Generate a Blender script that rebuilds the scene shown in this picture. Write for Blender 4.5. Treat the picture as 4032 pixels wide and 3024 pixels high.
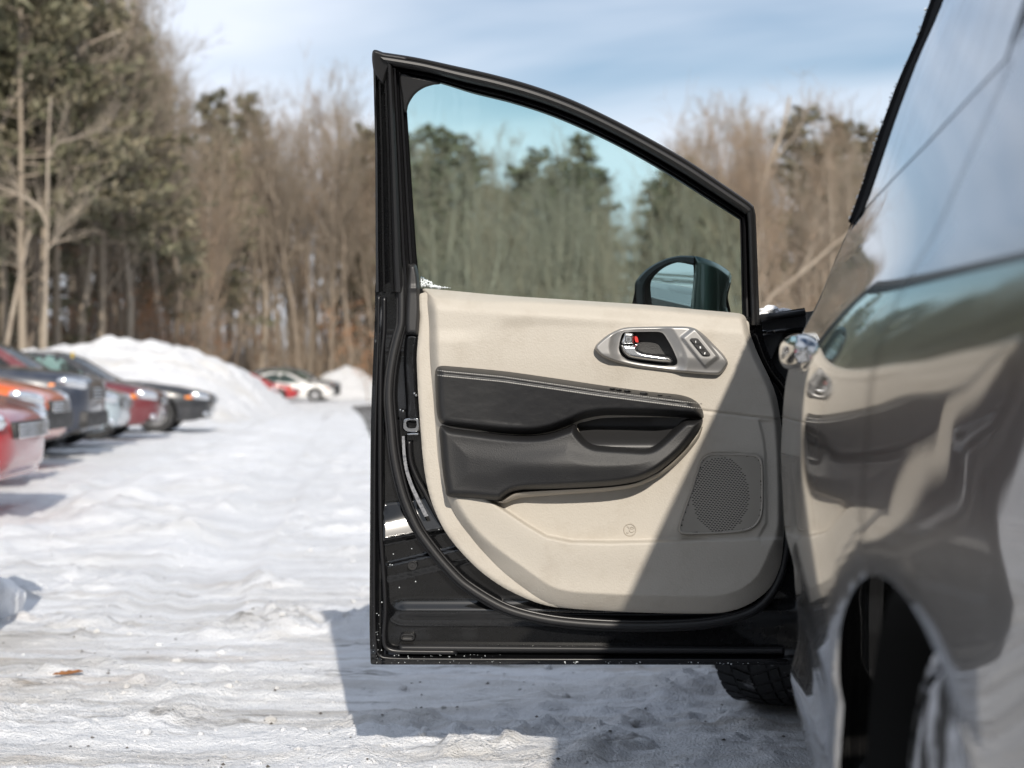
import bpy, bmesh, math, random
import numpy as np
from mathutils import Vector, Matrix

for o in list(bpy.data.objects):
    bpy.data.objects.remove(o)
S = bpy.context.scene
COL = S.collection
R = math.radians

# ------------------------------------------------------------------ camera
FPX = 6000.0            # focal length in photo pixels (4032 wide)
CX, CY = 2016.0, 1512.0
H_CAM = 0.88
TH = 0.117              # tan of the yaw to the left of the van's long axis
ct = 1 / math.sqrt(1 + TH * TH); st = TH * ct
cam = bpy.data.cameras.new('camera'); cam_o = bpy.data.objects.new('camera', cam)
COL.objects.link(cam_o); S.camera = cam_o
cam.sensor_width = 36.0; cam.lens = FPX / 4032 * 36.0
cam.clip_start = 0.05; cam.clip_end = 3000
cam_o.location = (0, 0, H_CAM)
cam_o.rotation_euler = (R(90), 0, math.atan(TH))
cam.dof.use_dof = True; cam.dof.focus_distance = 3.12; cam.dof.aperture_fstop = 3.9
cam.dof.aperture_blades = 0

# ------------------------------------------------------------------ light
SUN_L = Vector((-0.132, 0.458, -0.272)).normalized()      # the way the light travels
sun = bpy.data.lights.new('sun', 'SUN'); sun.energy = 4.7; sun.angle = R(0.55)
sun.color = (1.0, 0.925, 0.82)
sun_o = bpy.data.objects.new('sun', sun); COL.objects.link(sun_o)
sun_o.rotation_euler = SUN_L.to_track_quat('-Z', 'Y').to_euler()
sun_o.location = (20, -40, 40)
W = bpy.data.worlds.new('World'); S.world = W; W.use_nodes = True
nt = W.node_tree; nt.nodes.clear()
def wn(t, **k):
    n = nt.nodes.new(t)
    for a, b in k.items(): setattr(n, a, b)
    return n
sky = wn('ShaderNodeTexSky', sky_type='NISHITA', sun_disc=False)
sky.sun_elevation = math.asin(-SUN_L.z)
sky.sun_rotation = math.atan2(-SUN_L.x, -SUN_L.y)
sky.altitude = 50; sky.air_density = 1.15; sky.dust_density = 0.15; sky.ozone_density = 2.5
bg = wn('ShaderNodeBackground'); bg.inputs['Strength'].default_value = 0.092
out = wn('ShaderNodeOutputWorld')
tc = wn('ShaderNodeTexCoord'); sep = wn('ShaderNodeSeparateXYZ')
nt.links.new(tc.outputs['Generated'], sep.inputs[0])
def wmath(op, a, b):
    n = wn('ShaderNodeMath', operation=op)
    for i, v in enumerate((a, b)):
        if isinstance(v, (int, float)): n.inputs[i].default_value = v
        else: nt.links.new(v, n.inputs[i])
    return n.outputs[0]
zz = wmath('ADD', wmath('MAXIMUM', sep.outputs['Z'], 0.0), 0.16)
comb = wn('ShaderNodeCombineXYZ')
nt.links.new(wmath('DIVIDE', sep.outputs['X'], zz), comb.inputs[0])
nt.links.new(wmath('DIVIDE', sep.outputs['Y'], zz), comb.inputs[1])
mp = wn('ShaderNodeMapping'); nt.links.new(comb.outputs[0], mp.inputs[0])
mp.inputs['Scale'].default_value = (0.6, 1.0, 1.0); mp.inputs['Rotation'].default_value = (0, 0, R(17))
mp.inputs['Location'].default_value = (3.3, 1.15, 0)
cn = wn('ShaderNodeTexNoise'); cn.inputs['Scale'].default_value = 0.95; cn.inputs['Detail'].default_value = 5
cn.inputs['Roughness'].default_value = 0.46; cn.inputs['Distortion'].default_value = 0.2
nt.links.new(mp.outputs[0], cn.inputs['Vector'])
cr = wn('ShaderNodeValToRGB'); cr.color_ramp.elements[0].position = 0.40; cr.color_ramp.elements[1].position = 0.64
cr.color_ramp.elements[0].color = (0, 0, 0, 1); cr.color_ramp.elements[1].color = (0.93, 0.93, 0.93, 1)
# thin cloud denser towards the horizon, kept thin overhead to lower the sky light
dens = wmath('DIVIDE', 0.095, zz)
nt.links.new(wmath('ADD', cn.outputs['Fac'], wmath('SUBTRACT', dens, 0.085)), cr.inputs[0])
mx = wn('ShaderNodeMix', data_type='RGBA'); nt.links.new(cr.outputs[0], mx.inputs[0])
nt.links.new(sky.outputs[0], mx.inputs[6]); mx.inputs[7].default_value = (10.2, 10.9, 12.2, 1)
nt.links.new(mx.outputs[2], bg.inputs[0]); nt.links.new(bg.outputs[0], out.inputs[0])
S.view_settings.view_transform = 'Standard'; S.view_settings.look = 'None'
S.view_settings.exposure = 0.0; S.view_settings.gamma = 1.0; S.view_settings.use_curve_mapping = False

# ------------------------------------------------------------------ helpers
def C2W(xc, d, z):
    """camera-axis metres (right, forward) -> world"""
    xc = np.asarray(xc, float); d = np.asarray(d, float)
    return xc * ct - d * st, xc * st + d * ct, z
def GP(px, d, z=0.0):
    """a pixel column at a known distance -> world point"""
    x, y, z = C2W((px - CX) / FPX * d, d, z)
    return Vector((float(x), float(y), float(z)))
DD = 3.33               # distance of the open door's inner sheet
def lean(y):
    t = np.clip((1170 - np.asarray(y, float)) / 970, 0, 1.2)
    return 0.20 * (0.75 * t + 0.25 * t * t)
def P(x, y, w):
    d = DD - np.asarray(w, float)
    X, Y, _ = C2W((np.asarray(x, float) - CX) / FPX * d, d, 0)
    Z = H_CAM + (CY - np.asarray(y, float)) / FPX * d
    return np.stack([X, Y, np.broadcast_to(Z, X.shape)], -1)

def link(name, me, mat=None, parent=None, smooth=True, label=None, cat=None, group=None, kind=None):
    o = bpy.data.objects.new(name, me); COL.objects.link(o)
    if mat is not None:
        for m in (mat if isinstance(mat, (list, tuple)) else [mat]): me.materials.append(m)
    if smooth: me.shade_smooth()
    if parent is not None: o.parent = parent
    return tag(o, label, cat, group, kind)
def tag(o, label=None, cat=None, group=None, kind=None):
    if label: o['label'] = label
    if cat: o['category'] = cat
    if group: o['group'] = group
    if kind: o['kind'] = kind
    return o
def mesh(name, v, f):
    me = bpy.data.meshes.new(name)
    me.from_pydata([tuple(map(float, p)) for p in v], [], [tuple(map(int, q)) for q in f]); me.update()
    return me
def empty(name, loc=(0, 0, 0), rz=0, label=None, cat=None, group=None):
    o = bpy.data.objects.new(name, None); COL.objects.link(o)
    o.location = loc; o.rotation_euler = (0, 0, rz); o.empty_display_size = 0.2
    return tag(o, label, cat, group)
def shell_angle(o, ang=35):
    me = o.data
    try: me.set_sharp_from_angle(angle=R(ang))
    except Exception: pass
    return o

# vectorised gradient noise
_rng = np.random.RandomState(7)
_perm = np.concatenate([_rng.permutation(256)] * 3)
_grad = _rng.randn(256, 3); _grad /= np.linalg.norm(_grad, axis=1)[:, None]
def pnoise(x, y, z=0.0):
    x, y, z = np.broadcast_arrays(np.asarray(x, float), np.asarray(y, float), np.asarray(z, float))
    xi, yi, zi = np.floor(x).astype(int), np.floor(y).astype(int), np.floor(z).astype(int)
    xf, yf, zf = x - xi, y - yi, z - zi
    u, v, w = (t * t * t * (t * (t * 6 - 15) + 10) for t in (xf, yf, zf))
    xi &= 255; yi &= 255; zi &= 255
    def g(a, b, c):
        h = _perm[_perm[_perm[(xi + a) & 255] + ((yi + b) & 255)] + ((zi + c) & 255)]
        G = _grad[h]
        return G[..., 0] * (xf - a) + G[..., 1] * (yf - b) + G[..., 2] * (zf - c)
    l = lambda a, b, t: a + t * (b - a)
    return l(l(l(g(0,0,0), g(1,0,0), u), l(g(0,1,0), g(1,1,0), u), v),
             l(l(g(0,0,1), g(1,0,1), u), l(g(0,1,1), g(1,1,1), u), v), w)
def fbm(x, y, z=0.0, o=4, lac=2.1, gain=0.5):
    s = 0; a = 1.0
    for k in range(o):
        s = s + a * pnoise(x + 13.7 * k, y - 7.1 * k, np.asarray(z) + 3.3 * k)
        x = x * lac; y = y * lac; z = np.asarray(z) * lac; a *= gain
    return s
def sstep(a, b, x):
    t = np.clip((np.asarray(x, float) - a) / (b - a), 0, 1); return t * t * (3 - 2 * t)

def spline(pts, n=8, closed=False):
    p = np.array(pts, float); N = len(p)
    idx = lambda i: i % N if closed else min(max(i, 0), N - 1)
    outp = []
    for i in range(N if closed else N - 1):
        p0, p1, p2, p3 = p[idx(i - 1)], p[idx(i)], p[idx(i + 1)], p[idx(i + 2)]
        for k in range(n):
            t = k / n
            m1 = (p2 - p0) / 2; m2 = (p3 - p1) / 2
            L = np.linalg.norm(p2 - p1)
            for m in (m1, m2):
                q = np.linalg.norm(m)
                if q > L: m *= L / q
            outp.append((2*t**3-3*t**2+1)*p1 + (t**3-2*t**2+t)*m1 + (-2*t**3+3*t**2)*p2 + (t**3-t**2)*m2)
    if not closed: outp.append(p[-1])
    return np.array(outp)
def resample(pts, n):
    p = np.array(pts, float); s = np.r_[0, np.cumsum(np.linalg.norm(np.diff(p, axis=0), axis=1))]
    q = np.linspace(0, s[-1], n)
    return np.stack([np.interp(q, s, p[:, k]) for k in range(p.shape[1])], -1)

def inpoly(x, y, poly):
    c = np.zeros(x.shape, bool); N = len(poly)
    for i in range(N):
        x1, y1 = poly[i]; x2, y2 = poly[(i + 1) % N]
        if y1 == y2: continue
        m = ((y1 > y) != (y2 > y)) & (x < (x2 - x1) * (y - y1) / (y2 - y1) + x1)
        c ^= m
    return c
def nearest(x, y, poly):
    """distance to the outline and the closest point on it"""
    bd = np.full(x.shape, 1e18); bx = np.zeros(x.shape); by = np.zeros(x.shape); N = len(poly)
    for i in range(N):
        a = poly[i]; b = poly[(i + 1) % N]; d = b - a; L = d @ d
        if L < 1e-12: continue
        t = np.clip(((x - a[0]) * d[0] + (y - a[1]) * d[1]) / L, 0, 1)
        qx = a[0] + t * d[0]; qy = a[1] + t * d[1]
        dd = (x - qx) ** 2 + (y - qy) ** 2
        m = dd < bd
        bd[m] = dd[m]; bx[m] = qx[m]; by[m] = qy[m]
    return np.sqrt(bd), bx, by

def patch(name, outline, res, wf, mat, parent=None, back=None, mapf=P, holes=(), flip=False, sharp=False, smooth=True, **tags):
    """a sculpted panel: a fine grid cut to an outline, its relief given by wf(x, y, dist)"""
    poly = np.array(outline, float) if sharp else spline(outline, 6, True)
    hs = [np.array(h, float) if sharp else spline(h, 6, True) for h in holes]
    x0, y0 = poly.min(0) - res; x1, y1 = poly.max(0) + res
    nx = int((x1 - x0) / res) + 2; ny = int((y1 - y0) / res) + 2
    gx, gy = np.meshgrid(x0 + np.arange(nx) * res, y0 + np.arange(ny) * res)
    cx, cy = gx[:-1, :-1] + res / 2, gy[:-1, :-1] + res / 2
    keep = inpoly(cx, cy, poly)
    for h in hs: keep &= ~inpoly(cx, cy, h)
    cnt = np.zeros(gx.shape, int)
    for a in (0, 1):
        for b in (0, 1):
            cnt[a:a + ny - 1, b:b + nx - 1] += keep
    used = cnt > 0; bnd = used & (cnt < 4)
    X = gx[used].copy(); Y = gy[used].copy(); isb = bnd[used]
    ids = -np.ones(gx.shape, int); ids[used] = np.arange(used.sum())
    allp = [poly] + hs
    best = None
    for q in allp:
        d, qx, qy = nearest(X[isb], Y[isb], q)
        if best is None: best = [d, qx, qy]
        else:
            m = d < best[0]
            for k, v in enumerate((d, qx, qy)): best[k][m] = v[m]
    X[isb] = best[1]; Y[isb] = best[2]
    dist = nearest(X, Y, poly)[0]
    w = np.broadcast_to(wf(X, Y, dist), X.shape)
    V = mapf(X, Y, w)
    jj, ii = np.nonzero(keep)
    q = np.stack([ids[jj, ii], ids[jj + 1, ii], ids[jj + 1, ii + 1], ids[jj, ii + 1]], -1)
    if flip: q = q[:, ::-1]
    faces = q.tolist(); V = list(V)
    if back is not None:
        cntE = {}
        for f in faces:
            for k in range(4):
                a, b = f[k], f[(k + 1) % 4]
                cntE[(a, b)] = cntE.get((a, b), 0) + 1
        be = [e for e in cntE if (e[1], e[0]) not in cntE]
        bv = {}
        fx = mapf(X, Y, np.minimum(back if np.isscalar(back) else back(X, Y), w) if not flip else np.full(X.shape, back))
        base = len(V); k = 0
        for a, b in be:
            for v in (a, b):
                if v not in bv:
                    bv[v] = base + k; V.append(V[v]); V.append(fx[v]); k += 2
        for a, b in be:
            faces.append((b, a, bv[a], bv[b])[::1] if False else (bv[b], bv[a], bv[a] + 1, bv[b] + 1))
    me = mesh(name, V, faces)
    o = link(name, me, mat, parent, smooth, **tags)
    return o

def strip(name, A, B, prof, mat, parent, n=120, ff=None, mapf=P, smooth=True, **tags):
    """a band swept between two curves, its cross-section given as (t, w) pairs"""
    a = resample(A, n); b = resample(B, n); m = len(prof); V = []
    for t, w in prof:
        q = a + (b - a) * t
        V.append(mapf(q[:, 0], q[:, 1], w + (ff(q[:, 1]) if ff is not None else 0)))
    V = np.array(V).reshape(-1, 3); F = []
    for j in range(m - 1):
        for i in range(n - 1):
            F.append((j * n + i, j * n + i + 1, (j + 1) * n + i + 1, (j + 1) * n + i))
    o = link(name, mesh(name, V, F), mat, parent, smooth, **tags)
    return shell_angle(o, 40)

def tube(name, pts, r, mat, parent=None, sides=8, closed=False, **tags):
    p = np.array(pts, float); n = len(p); V = []; F = []
    rr = np.broadcast_to(r, (n,))
    up = np.array([0.03, 0.99, 0.05])
    for i in range(n):
        a = p[(i - 1) % n if closed else max(i - 1, 0)]; b = p[(i + 1) % n if closed else min(i + 1, n - 1)]
        t = b - a; t = t / (np.linalg.norm(t) + 1e-9)
        u = np.cross(t, up)
        if np.linalg.norm(u) < 1e-3: u = np.cross(t, [1, 0, 0])
        u /= np.linalg.norm(u); v = np.cross(t, u)
        for k in range(sides):
            th = 2 * math.pi * k / sides
            V.append(p[i] + rr[i] * (math.cos(th) * u + math.sin(th) * v))
    for i in range(n if closed else n - 1):
        for k in range(sides):
            a = i * sides + k; b = i * sides + (k + 1) % sides; c = ((i + 1) % n) * sides
            F.append((a, b, c + (k + 1) % sides, c + k))
    if not closed:
        F.append(tuple(range(sides))[::-1]); F.append(tuple((n - 1) * sides + k for k in range(sides)))
    return link(name, mesh(name, V, F), mat, parent, True, **tags)

def bm_obj(name, bm, mat, parent=None, smooth=True, ang=35, **tags):
    me = bpy.data.meshes.new(name); bm.normal_update(); bm.to_mesh(me); bm.free()
    o = link(name, me, mat, parent, smooth, **tags)
    return shell_angle(o, ang)
def box_bm(c, s, bevel=0.0, seg=2, rz=0.0, bm=None):
    b = bmesh.new(); bmesh.ops.create_cube(b, size=1)
    for v in b.verts:
        v.co = Vector((v.co.x * s[0], v.co.y * s[1], v.co.z * s[2]))
    if bevel: bmesh.ops.bevel(b, geom=b.edges[:], offset=bevel, segments=seg, affect='EDGES', profile=0.7)
    bmesh.ops.transform(b, matrix=Matrix.Translation(c) @ Matrix.Rotation(rz, 4, 'Z'), verts=b.verts)
    if bm is None: return b
    tmp = bpy.data.meshes.new('t'); b.to_mesh(tmp); b.free(); bm.from_mesh(tmp); bpy.data.meshes.remove(tmp)
    return bm

# ------------------------------------------------------------------ materials
def M(name, col, rough=0.5, metal=0.0, coat=0.0, spec=0.5, bump=None, var=None, stretch=(1, 1, 1), coatr=0.03):
    m = bpy.data.materials.new(name); m.use_nodes = True
    t = m.node_tree; p = t.nodes['Principled BSDF']
    p.inputs['Base Color'].default_value = (*col, 1); p.inputs['Roughness'].default_value = rough
    p.inputs['Metallic'].default_value = metal; p.inputs['Coat Weight'].default_value = coat
    p.inputs['Coat Roughness'].default_value = coatr; p.inputs['Specular IOR Level'].default_value = spec
    N = t.nodes.new; Lk = t.links.new
    if bump or var:
        c = N('ShaderNodeTexCoord'); mpn = N('ShaderNodeMapping'); Lk(c.outputs['Object'], mpn.inputs[0])
        mpn.inputs['Scale'].default_value = stretch
    if bump:
        n = N('ShaderNodeTexNoise'); n.inputs['Scale'].default_value = bump[0]; n.inputs['Detail'].default_value = 3
        Lk(mpn.outputs[0], n.inputs['Vector'])
        b = N('ShaderNodeBump'); b.inputs['Strength'].default_value = bump[1]; b.inputs['Distance'].default_value = bump[2]
        Lk(n.outputs['Fac'], b.inputs['Height']); Lk(b.outputs[0], p.inputs['Normal'])
    if var:   # (scale, second colour, low, high)
        n = N('ShaderNodeTexNoise'); n.inputs['Scale'].default_value = var[0]; n.inputs['Detail'].default_value = 6
        n.inputs['Roughness'].default_value = 0.62
        Lk(mpn.outputs[0], n.inputs['Vector'])
        r = N('ShaderNodeMapRange'); r.inputs[1].default_value = var[2]; r.inputs[2].default_value = var[3]
        Lk(n.outputs['Fac'], r.inputs[0])
        x = N('ShaderNodeMix'); x.data_type = 'RGBA'; Lk(r.outputs[0], x.inputs[0])
        x.inputs[6].default_value = (*col, 1); x.inputs[7].default_value = (*var[1], 1)
        Lk(x.outputs[2], p.inputs['Base Color'])
    return m

def paint(name, col, dirt=0.25, dcol=(0.30, 0.28, 0.26), dscale=(26, 26, 1.6), flake=0.0, rough=0.25, lo=0.42, hi=0.75, drough=0.75, low=None, spec=0.5, coatr=0.02):
    """clear-coated car paint with a film of dried road salt"""
    m = bpy.data.materials.new(name); m.use_nodes = True
    t = m.node_tree; p = t.nodes['Principled BSDF']; N = t.nodes.new; Lk = t.links.new
    p.inputs['Base Color'].default_value = (*col, 1); p.inputs['Roughness'].default_value = rough
    p.inputs['Metallic'].default_value = flake
    p.inputs['Coat Weight'].default_value = 1.0; p.inputs['Coat Roughness'].default_value = coatr; p.inputs['Specular IOR Level'].default_value = spec
    c = N('ShaderNodeTexCoord'); mpn = N('ShaderNodeMapping'); Lk(c.outputs['Object'], mpn.inputs[0])
    mpn.inputs['Scale'].default_value = dscale
    n = N('ShaderNodeTexNoise'); n.inputs['Scale'].default_value = 1.0; n.inputs['Detail'].default_value = 6
    n.inputs['Roughness'].default_value = 0.6; Lk(mpn.outputs[0], n.inputs['Vector'])
    r = N('ShaderNodeMapRange'); r.inputs[1].default_value = lo; r.inputs[2].default_value = hi
    r.inputs[3].default_value = dirt * 0.12; r.inputs[4].default_value = dirt
    Lk(n.outputs['Fac'], r.inputs[0])
    fac = r.outputs[0]
    if low:      # road spray is thickest low down
        sx = N('ShaderNodeSeparateXYZ'); Lk(c.outputs['Object'], sx.inputs[0])
        r2 = N('ShaderNodeMapRange'); r2.inputs[1].default_value = low[0]; r2.inputs[2].default_value = low[1]
        r2.inputs[3].default_value = 1.5; r2.inputs[4].default_value = 0.3; Lk(sx.outputs['Z'], r2.inputs[0])
        mm = N('ShaderNodeMath'); mm.operation = 'MULTIPLY'; Lk(fac, mm.inputs[0]); Lk(r2.outputs[0], mm.inputs[1]); fac = mm.outputs[0]
    d = N('ShaderNodeBsdfDiffuse'); d.inputs[0].default_value = (*dcol, 1)
    mxs = N('ShaderNodeMixShader'); Lk(fac, mxs.inputs[0])
    Lk(p.outputs[0], mxs.inputs[1]); Lk(d.outputs[0], mxs.inputs[2])
    Lk(mxs.outputs[0], t.nodes['Material Output'].inputs[0])
    return m

def glass_mat(name, tint, ior=1.45, rough=0.0, haze=0.0):
    m = bpy.data.materials.new(name); m.use_nodes = True
    t = m.node_tree; t.nodes.clear(); N = t.nodes.new; Lk = t.links.new
    o = N('ShaderNodeOutputMaterial'); tr = N('ShaderNodeBsdfTransparent'); tr.inputs[0].default_value = (*tint, 1)
    g = N('ShaderNodeBsdfGlossy'); g.inputs['Roughness'].default_value = rough; g.inputs[0].default_value = (1, 1, 1, 1)
    f = N('ShaderNodeFresnel'); f.inputs[0].default_value = ior
    x = N('ShaderNodeMixShader'); Lk(f.outputs[0], x.inputs[0]); Lk(tr.outputs[0], x.inputs[1]); Lk(g.outputs[0], x.inputs[2])
    last = x
    if haze:
        d = N('ShaderNodeBsdfDiffuse'); d.inputs[0].default_value = (0.5, 0.5, 0.5, 1)
        n = N('ShaderNodeTexNoise'); n.inputs['Scale'].default_value = 9; n.inputs['Detail'].default_value = 5
        c = N('ShaderNodeTexCoord'); Lk(c.outputs['Object'], n.inputs['Vector'])
        r = N('ShaderNodeMapRange'); r.inputs[1].default_value = 0.35; r.inputs[2].default_value = 0.75
        r.inputs[3].default_value = haze * 0.3; r.inputs[4].default_value = haze; Lk(n.outputs['Fac'], r.inputs[0])
        y = N('ShaderNodeMixShader'); Lk(r.outputs[0], y.inputs[0]); Lk(x.outputs[0], y.inputs[1]); Lk(d.outputs[0], y.inputs[2])
        last = y
    Lk(last.outputs[0], o.inputs[0])
    return m

MT = {}
MT['rubber'] = M('rubber', (0.014, 0.014, 0.015), 0.5, bump=(260, 0.12, 0.001))
MT['rubber_dark'] = M('rubber_dark', (0.006, 0.006, 0.007), 0.35)
MT['plastic_black'] = M('plastic_black', (0.022, 0.022, 0.023), 0.45, bump=(420, 0.2, 0.0008))
MT['beige'] = M('beige_vinyl', (0.447, 0.414, 0.362), 0.55, spec=0.35, bump=(260, 0.55, 0.0013), var=(14.0, (0.385, 0.348, 0.296), 0.50, 0.80))
MT['beige_dark'] = M('beige_edge', (0.38, 0.342, 0.288), 0.55, spec=0.35, bump=(330, 0.25, 0.001))
MT['leather'] = M('black_leather', (0.015, 0.015, 0.016), 0.46, bump=(420, 0.4, 0.0009), var=(5, (0.026, 0.026, 0.026), 0.45, 0.75))
MT['bolster'] = M('grained_plastic', (0.011, 0.011, 0.012), 0.54, bump=(430, 0.6, 0.0011), var=(5, (0.020, 0.020, 0.020), 0.45, 0.75))
MT['stitch'] = M('stitch_thread', (0.42, 0.41, 0.39), 0.8)
MT['silver'] = M('silver_paint_plastic', (0.33, 0.325, 0.32), 0.42, 0.65, bump=(900, 0.08, 0.0005))
MT['chrome'] = M('chrome', (0.50, 0.505, 0.51), 0.10, 1.0, bump=(14, 0.05, 0.01))
MT['satin_chrome'] = M('satin_chrome', (0.72, 0.73, 0.74), 0.24, 1.0)
MT['white_mark'] = M('white_print', (0.8, 0.8, 0.8), 0.5)
MT['red_mark'] = M('red_plastic', (0.55, 0.02, 0.015), 0.4)
MT['grille'] = M('grey_grille_plastic', (0.36, 0.332, 0.29), 0.55)
MT['void'] = M('speaker_cloth', (0.006, 0.006, 0.006), 0.9)
MT['label'] = M('paper_label', (0.22, 0.225, 0.24), 0.5, var=(160, (0.10, 0.105, 0.12), 0.45, 0.6))
MT['door_paint'] = paint('door_inner_paint', (0.0035, 0.0038, 0.0045), 0.006, flake=0.0, rough=0.30, spec=0.12, coatr=0.05, dscale=(60, 60, 60))
MT['van_paint'] = paint('van_paint', (0.006, 0.006, 0.007), 0.17, (0.30, 0.295, 0.29), dscale=(110, 110, 1.6), rough=0.3, low=(0.40, 0.95), lo=0.48, hi=0.72)
MT['tint_glass'] = glass_mat('door_glass', (0.66, 0.87, 0.84), 1.45, 0.0, 0.008)
MT['privacy'] = paint('privacy_glass', (0.008, 0.010, 0.011), 0.20, (0.42, 0.43, 0.46), dscale=(18, 18, 2.4), rough=0.1)
MT['mirror'] = M('mirror_glass', (0.62, 0.66, 0.65), 0.03, 1.0)
MT['mirror_paint'] = paint('mirror_shell_paint', (0.045, 0.072, 0.056), 0.02, flake=0.25, rough=0.42, dscale=(60, 60, 60))
MT['tyre'] = M('tyre_rubber', (0.022, 0.022, 0.023), 0.75, bump=(60, 0.4, 0.004), var=(22, (0.30, 0.30, 0.31), 0.60, 0.72))
MT['tyre_snowy'] = M('snow_caked_tyre', (0.03, 0.03, 0.03), 0.8, bump=(40, 0.6, 0.006), var=(16, (0.62, 0.63, 0.66), 0.46, 0.58))
MT['rim'] = M('alloy_rim', (0.45, 0.45, 0.46), 0.35, 0.9)
MT['liner'] = M('arch_liner', (0.012, 0.012, 0.012), 0.9)
MT['matte_black'] = M('matte_black_rubber', (0.008, 0.008, 0.009), 0.95, spec=0.05)
MT['seat'] = M('seat_leather', (0.05, 0.047, 0.044), 0.5)
# ================================================================== the minivan and its open door
van = empty('minivan', (1.13, 2.5, 0), 0, 'black minivan dulled by road salt, its front door swung wide open', 'minivan')
VANP = van
bpy.context.view_layer.update()
def keep_world(o):
    o.matrix_parent_inverse = VANP.matrix_world.inverted()
    return o

def px2(off, sc, pts):
    return [(off[0] + x * sc, off[1] + y * sc) for x, y in pts]
cA = lambda p: px2((1400, 150), 0.7685, p)
cB = lambda p: px2((1400, 1100), 0.9646, p)
cH = lambda p: px2((2300, 1200), 0.36166, p)
c3 = lambda p: px2((1400, 1000), 0.4219, p)
c4 = lambda p: px2((1400, 1700), 0.6024, p)
c7 = lambda p: px2((2450, 950), 0.3617, p)

# ---- door inner sheet (painted)
door_left = [(1479, 1112), (1476, 1250), (1467, 1467), (1460, 1679), (1457, 2065), (1455, 2450), (1459, 2605)]
door_out = door_left + [(1464, 2616), (1600, 2617), (2300, 2617), (3100, 2618), (3190, 2618), (3200, 2600), (3205, 2100),
            (3175, 1700), (3110, 1520), (3050, 1440), (3010, 1345), (2997, 1262), (2985, 1250), (2400, 1215), (1900, 1170), (1620, 1130), (1500, 1108)]
def door_w(x, y, d):
    w = 0.004 + 0.0 * x
    # outer hem flange, then the set-back inner sheet
    w = w - 0.020 * sstep(26, 40, d) * sstep(1300, 1400, y)
    # sloping ledge with its sharp lower step (lower rear corner)
    edge = 2128 - (x - 1510) * 0.19
    t = np.clip((y - (edge - 135)) / 1800.0, 0, 1)
    ramp = (0.26 * t + 0.62 * t * t) + 0.178 * np.clip(1650 - x, 0, 200) / 1800.0 * sstep(edge - 150, edge - 70, y)
    w = w + ramp * (1 - sstep(edge - 2, edge + 16, y)) * sstep(1496, 1512, x)
    e2 = 2230 - (x - 1510) * 0.235
    w = w + 0.008 * sstep(e2 - 12, e2 + 4, y) * (1 - sstep(e2 + 48, e2 + 64, y)) * sstep(1500, 1515, x)
    w = w + 0.010 * np.exp(-((y - 2408) / 26.0) ** 2) * sstep(1520, 1600, x)      # soft horizontal swage
    w = w + 0.007 * np.exp(-((y - 2575) / 9.0) ** 2) + 0.004 * np.exp(-((y - 2598) / 5.0) ** 2)
    w = w + 0.012 * np.exp(-((x - 1500) / 6.0) ** 2) * sstep(1200, 1300, y)
    w = w + 0.006 * np.exp(-((x - 1478) / 4.0) ** 2) * sstep(1200, 1300, y)
    return w
door = patch('front_door', door_out, 7, door_w, MT['door_paint'], van, back=-0.09, label='open front door seen from its inner side')
keep_world(door)
bpy.context.view_layer.update()
DP = door
def K(o):           # parent a sub-part to the door, keeping its place
    o.parent = DP; o.matrix_parent_inverse = DP.matrix_world.inverted(); return o
K(patch('outer_skin', door_out, 24, lambda x, y, d: -0.095 - 0.03 * np.sin(np.clip((y - 1100) / 1500, 0, 1) * 3.1), MT['van_paint'], DP, back=-0.09, flip=True))

# ---- window frame: three sides, each with its own cross-section
L_out = np.array([(1480, 1150), (1479, 1000), (1477, 580), (1468, 200)], float)
L_in = np.array([(1656, 1150), (1640, 1000), (1612, 580), (1594, 300)], float)
T_out = spline(cA([(88, 65), (300, 97), (500, 140), (700, 185), (900, 240), (1100, 312), (1300, 405), (1500, 510), (1700, 625), (1850, 725), (1960, 800), (2020, 842), (2040, 862)]), 6)
T_in = spline(cA([(252, 196), (430, 233), (600, 285), (800, 335), (1000, 400), (1200, 485), (1400, 585), (1600, 700), (1800, 825), (1967, 932)]), 6)
R_out = np.array(cA([(2040, 862), (2050, 905), (2054, 1000), (2065, 1300), (2072, 1470)]), float)
R_in = np.array(cA([(1967, 932), (1969, 960), (1971, 1020), (1978, 1330), (1982, 1470)]), float)
frame_top = [(0.0, -0.05), (0.0, 0.010), (0.05, 0.016), (0.14, 0.016), (0.17, 0.008)]
seal_top = [(0.15, 0.004), (0.17, 0.016), (0.24, 0.026), (0.34, 0.029), (0.46, 0.026), (0.56, 0.016), (0.60, 0.000)]
chan_top = [(0.58, 0.002), (0.62, -0.010), (0.70, -0.012), (0.73, 0.004), (0.79, 0.006), (0.81, -0.008), (0.90, -0.010), (0.93, -0.004), (1.0, -0.010), (1.0, -0.03)]
frame_left = [(0.0, -0.05), (0.0, 0.012), (0.06, 0.016), (0.08, 0.002), (0.14, 0.000), (0.16, 0.010), (0.21, 0.010), (0.23, -0.004), (0.32, -0.006), (0.34, 0.008), (0.40, 0.008), (0.42, -0.004)]
seal_left = [(0.40, 0.000), (0.43, 0.016), (0.48, 0.024), (0.55, 0.026), (0.61, 0.018), (0.64, 0.0)]
chan_left = [(0.62, 0.004), (0.65, 0.010), (0.71, 0.010), (0.73, -0.008), (0.80, -0.010), (0.82, 0.000), (0.88, 0.000), (0.90, -0.010), (0.97, -0.012), (1.0, -0.008), (1.0, -0.03)]
fr_right = [(0.0, -0.05), (0.0, 0.012), (0.08, 0.016), (0.16, 0.014)]
seal_right = [(0.14, 0.004), (0.18, 0.020), (0.30, 0.026), (0.42, 0.022), (0.50, 0.006)]
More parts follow.
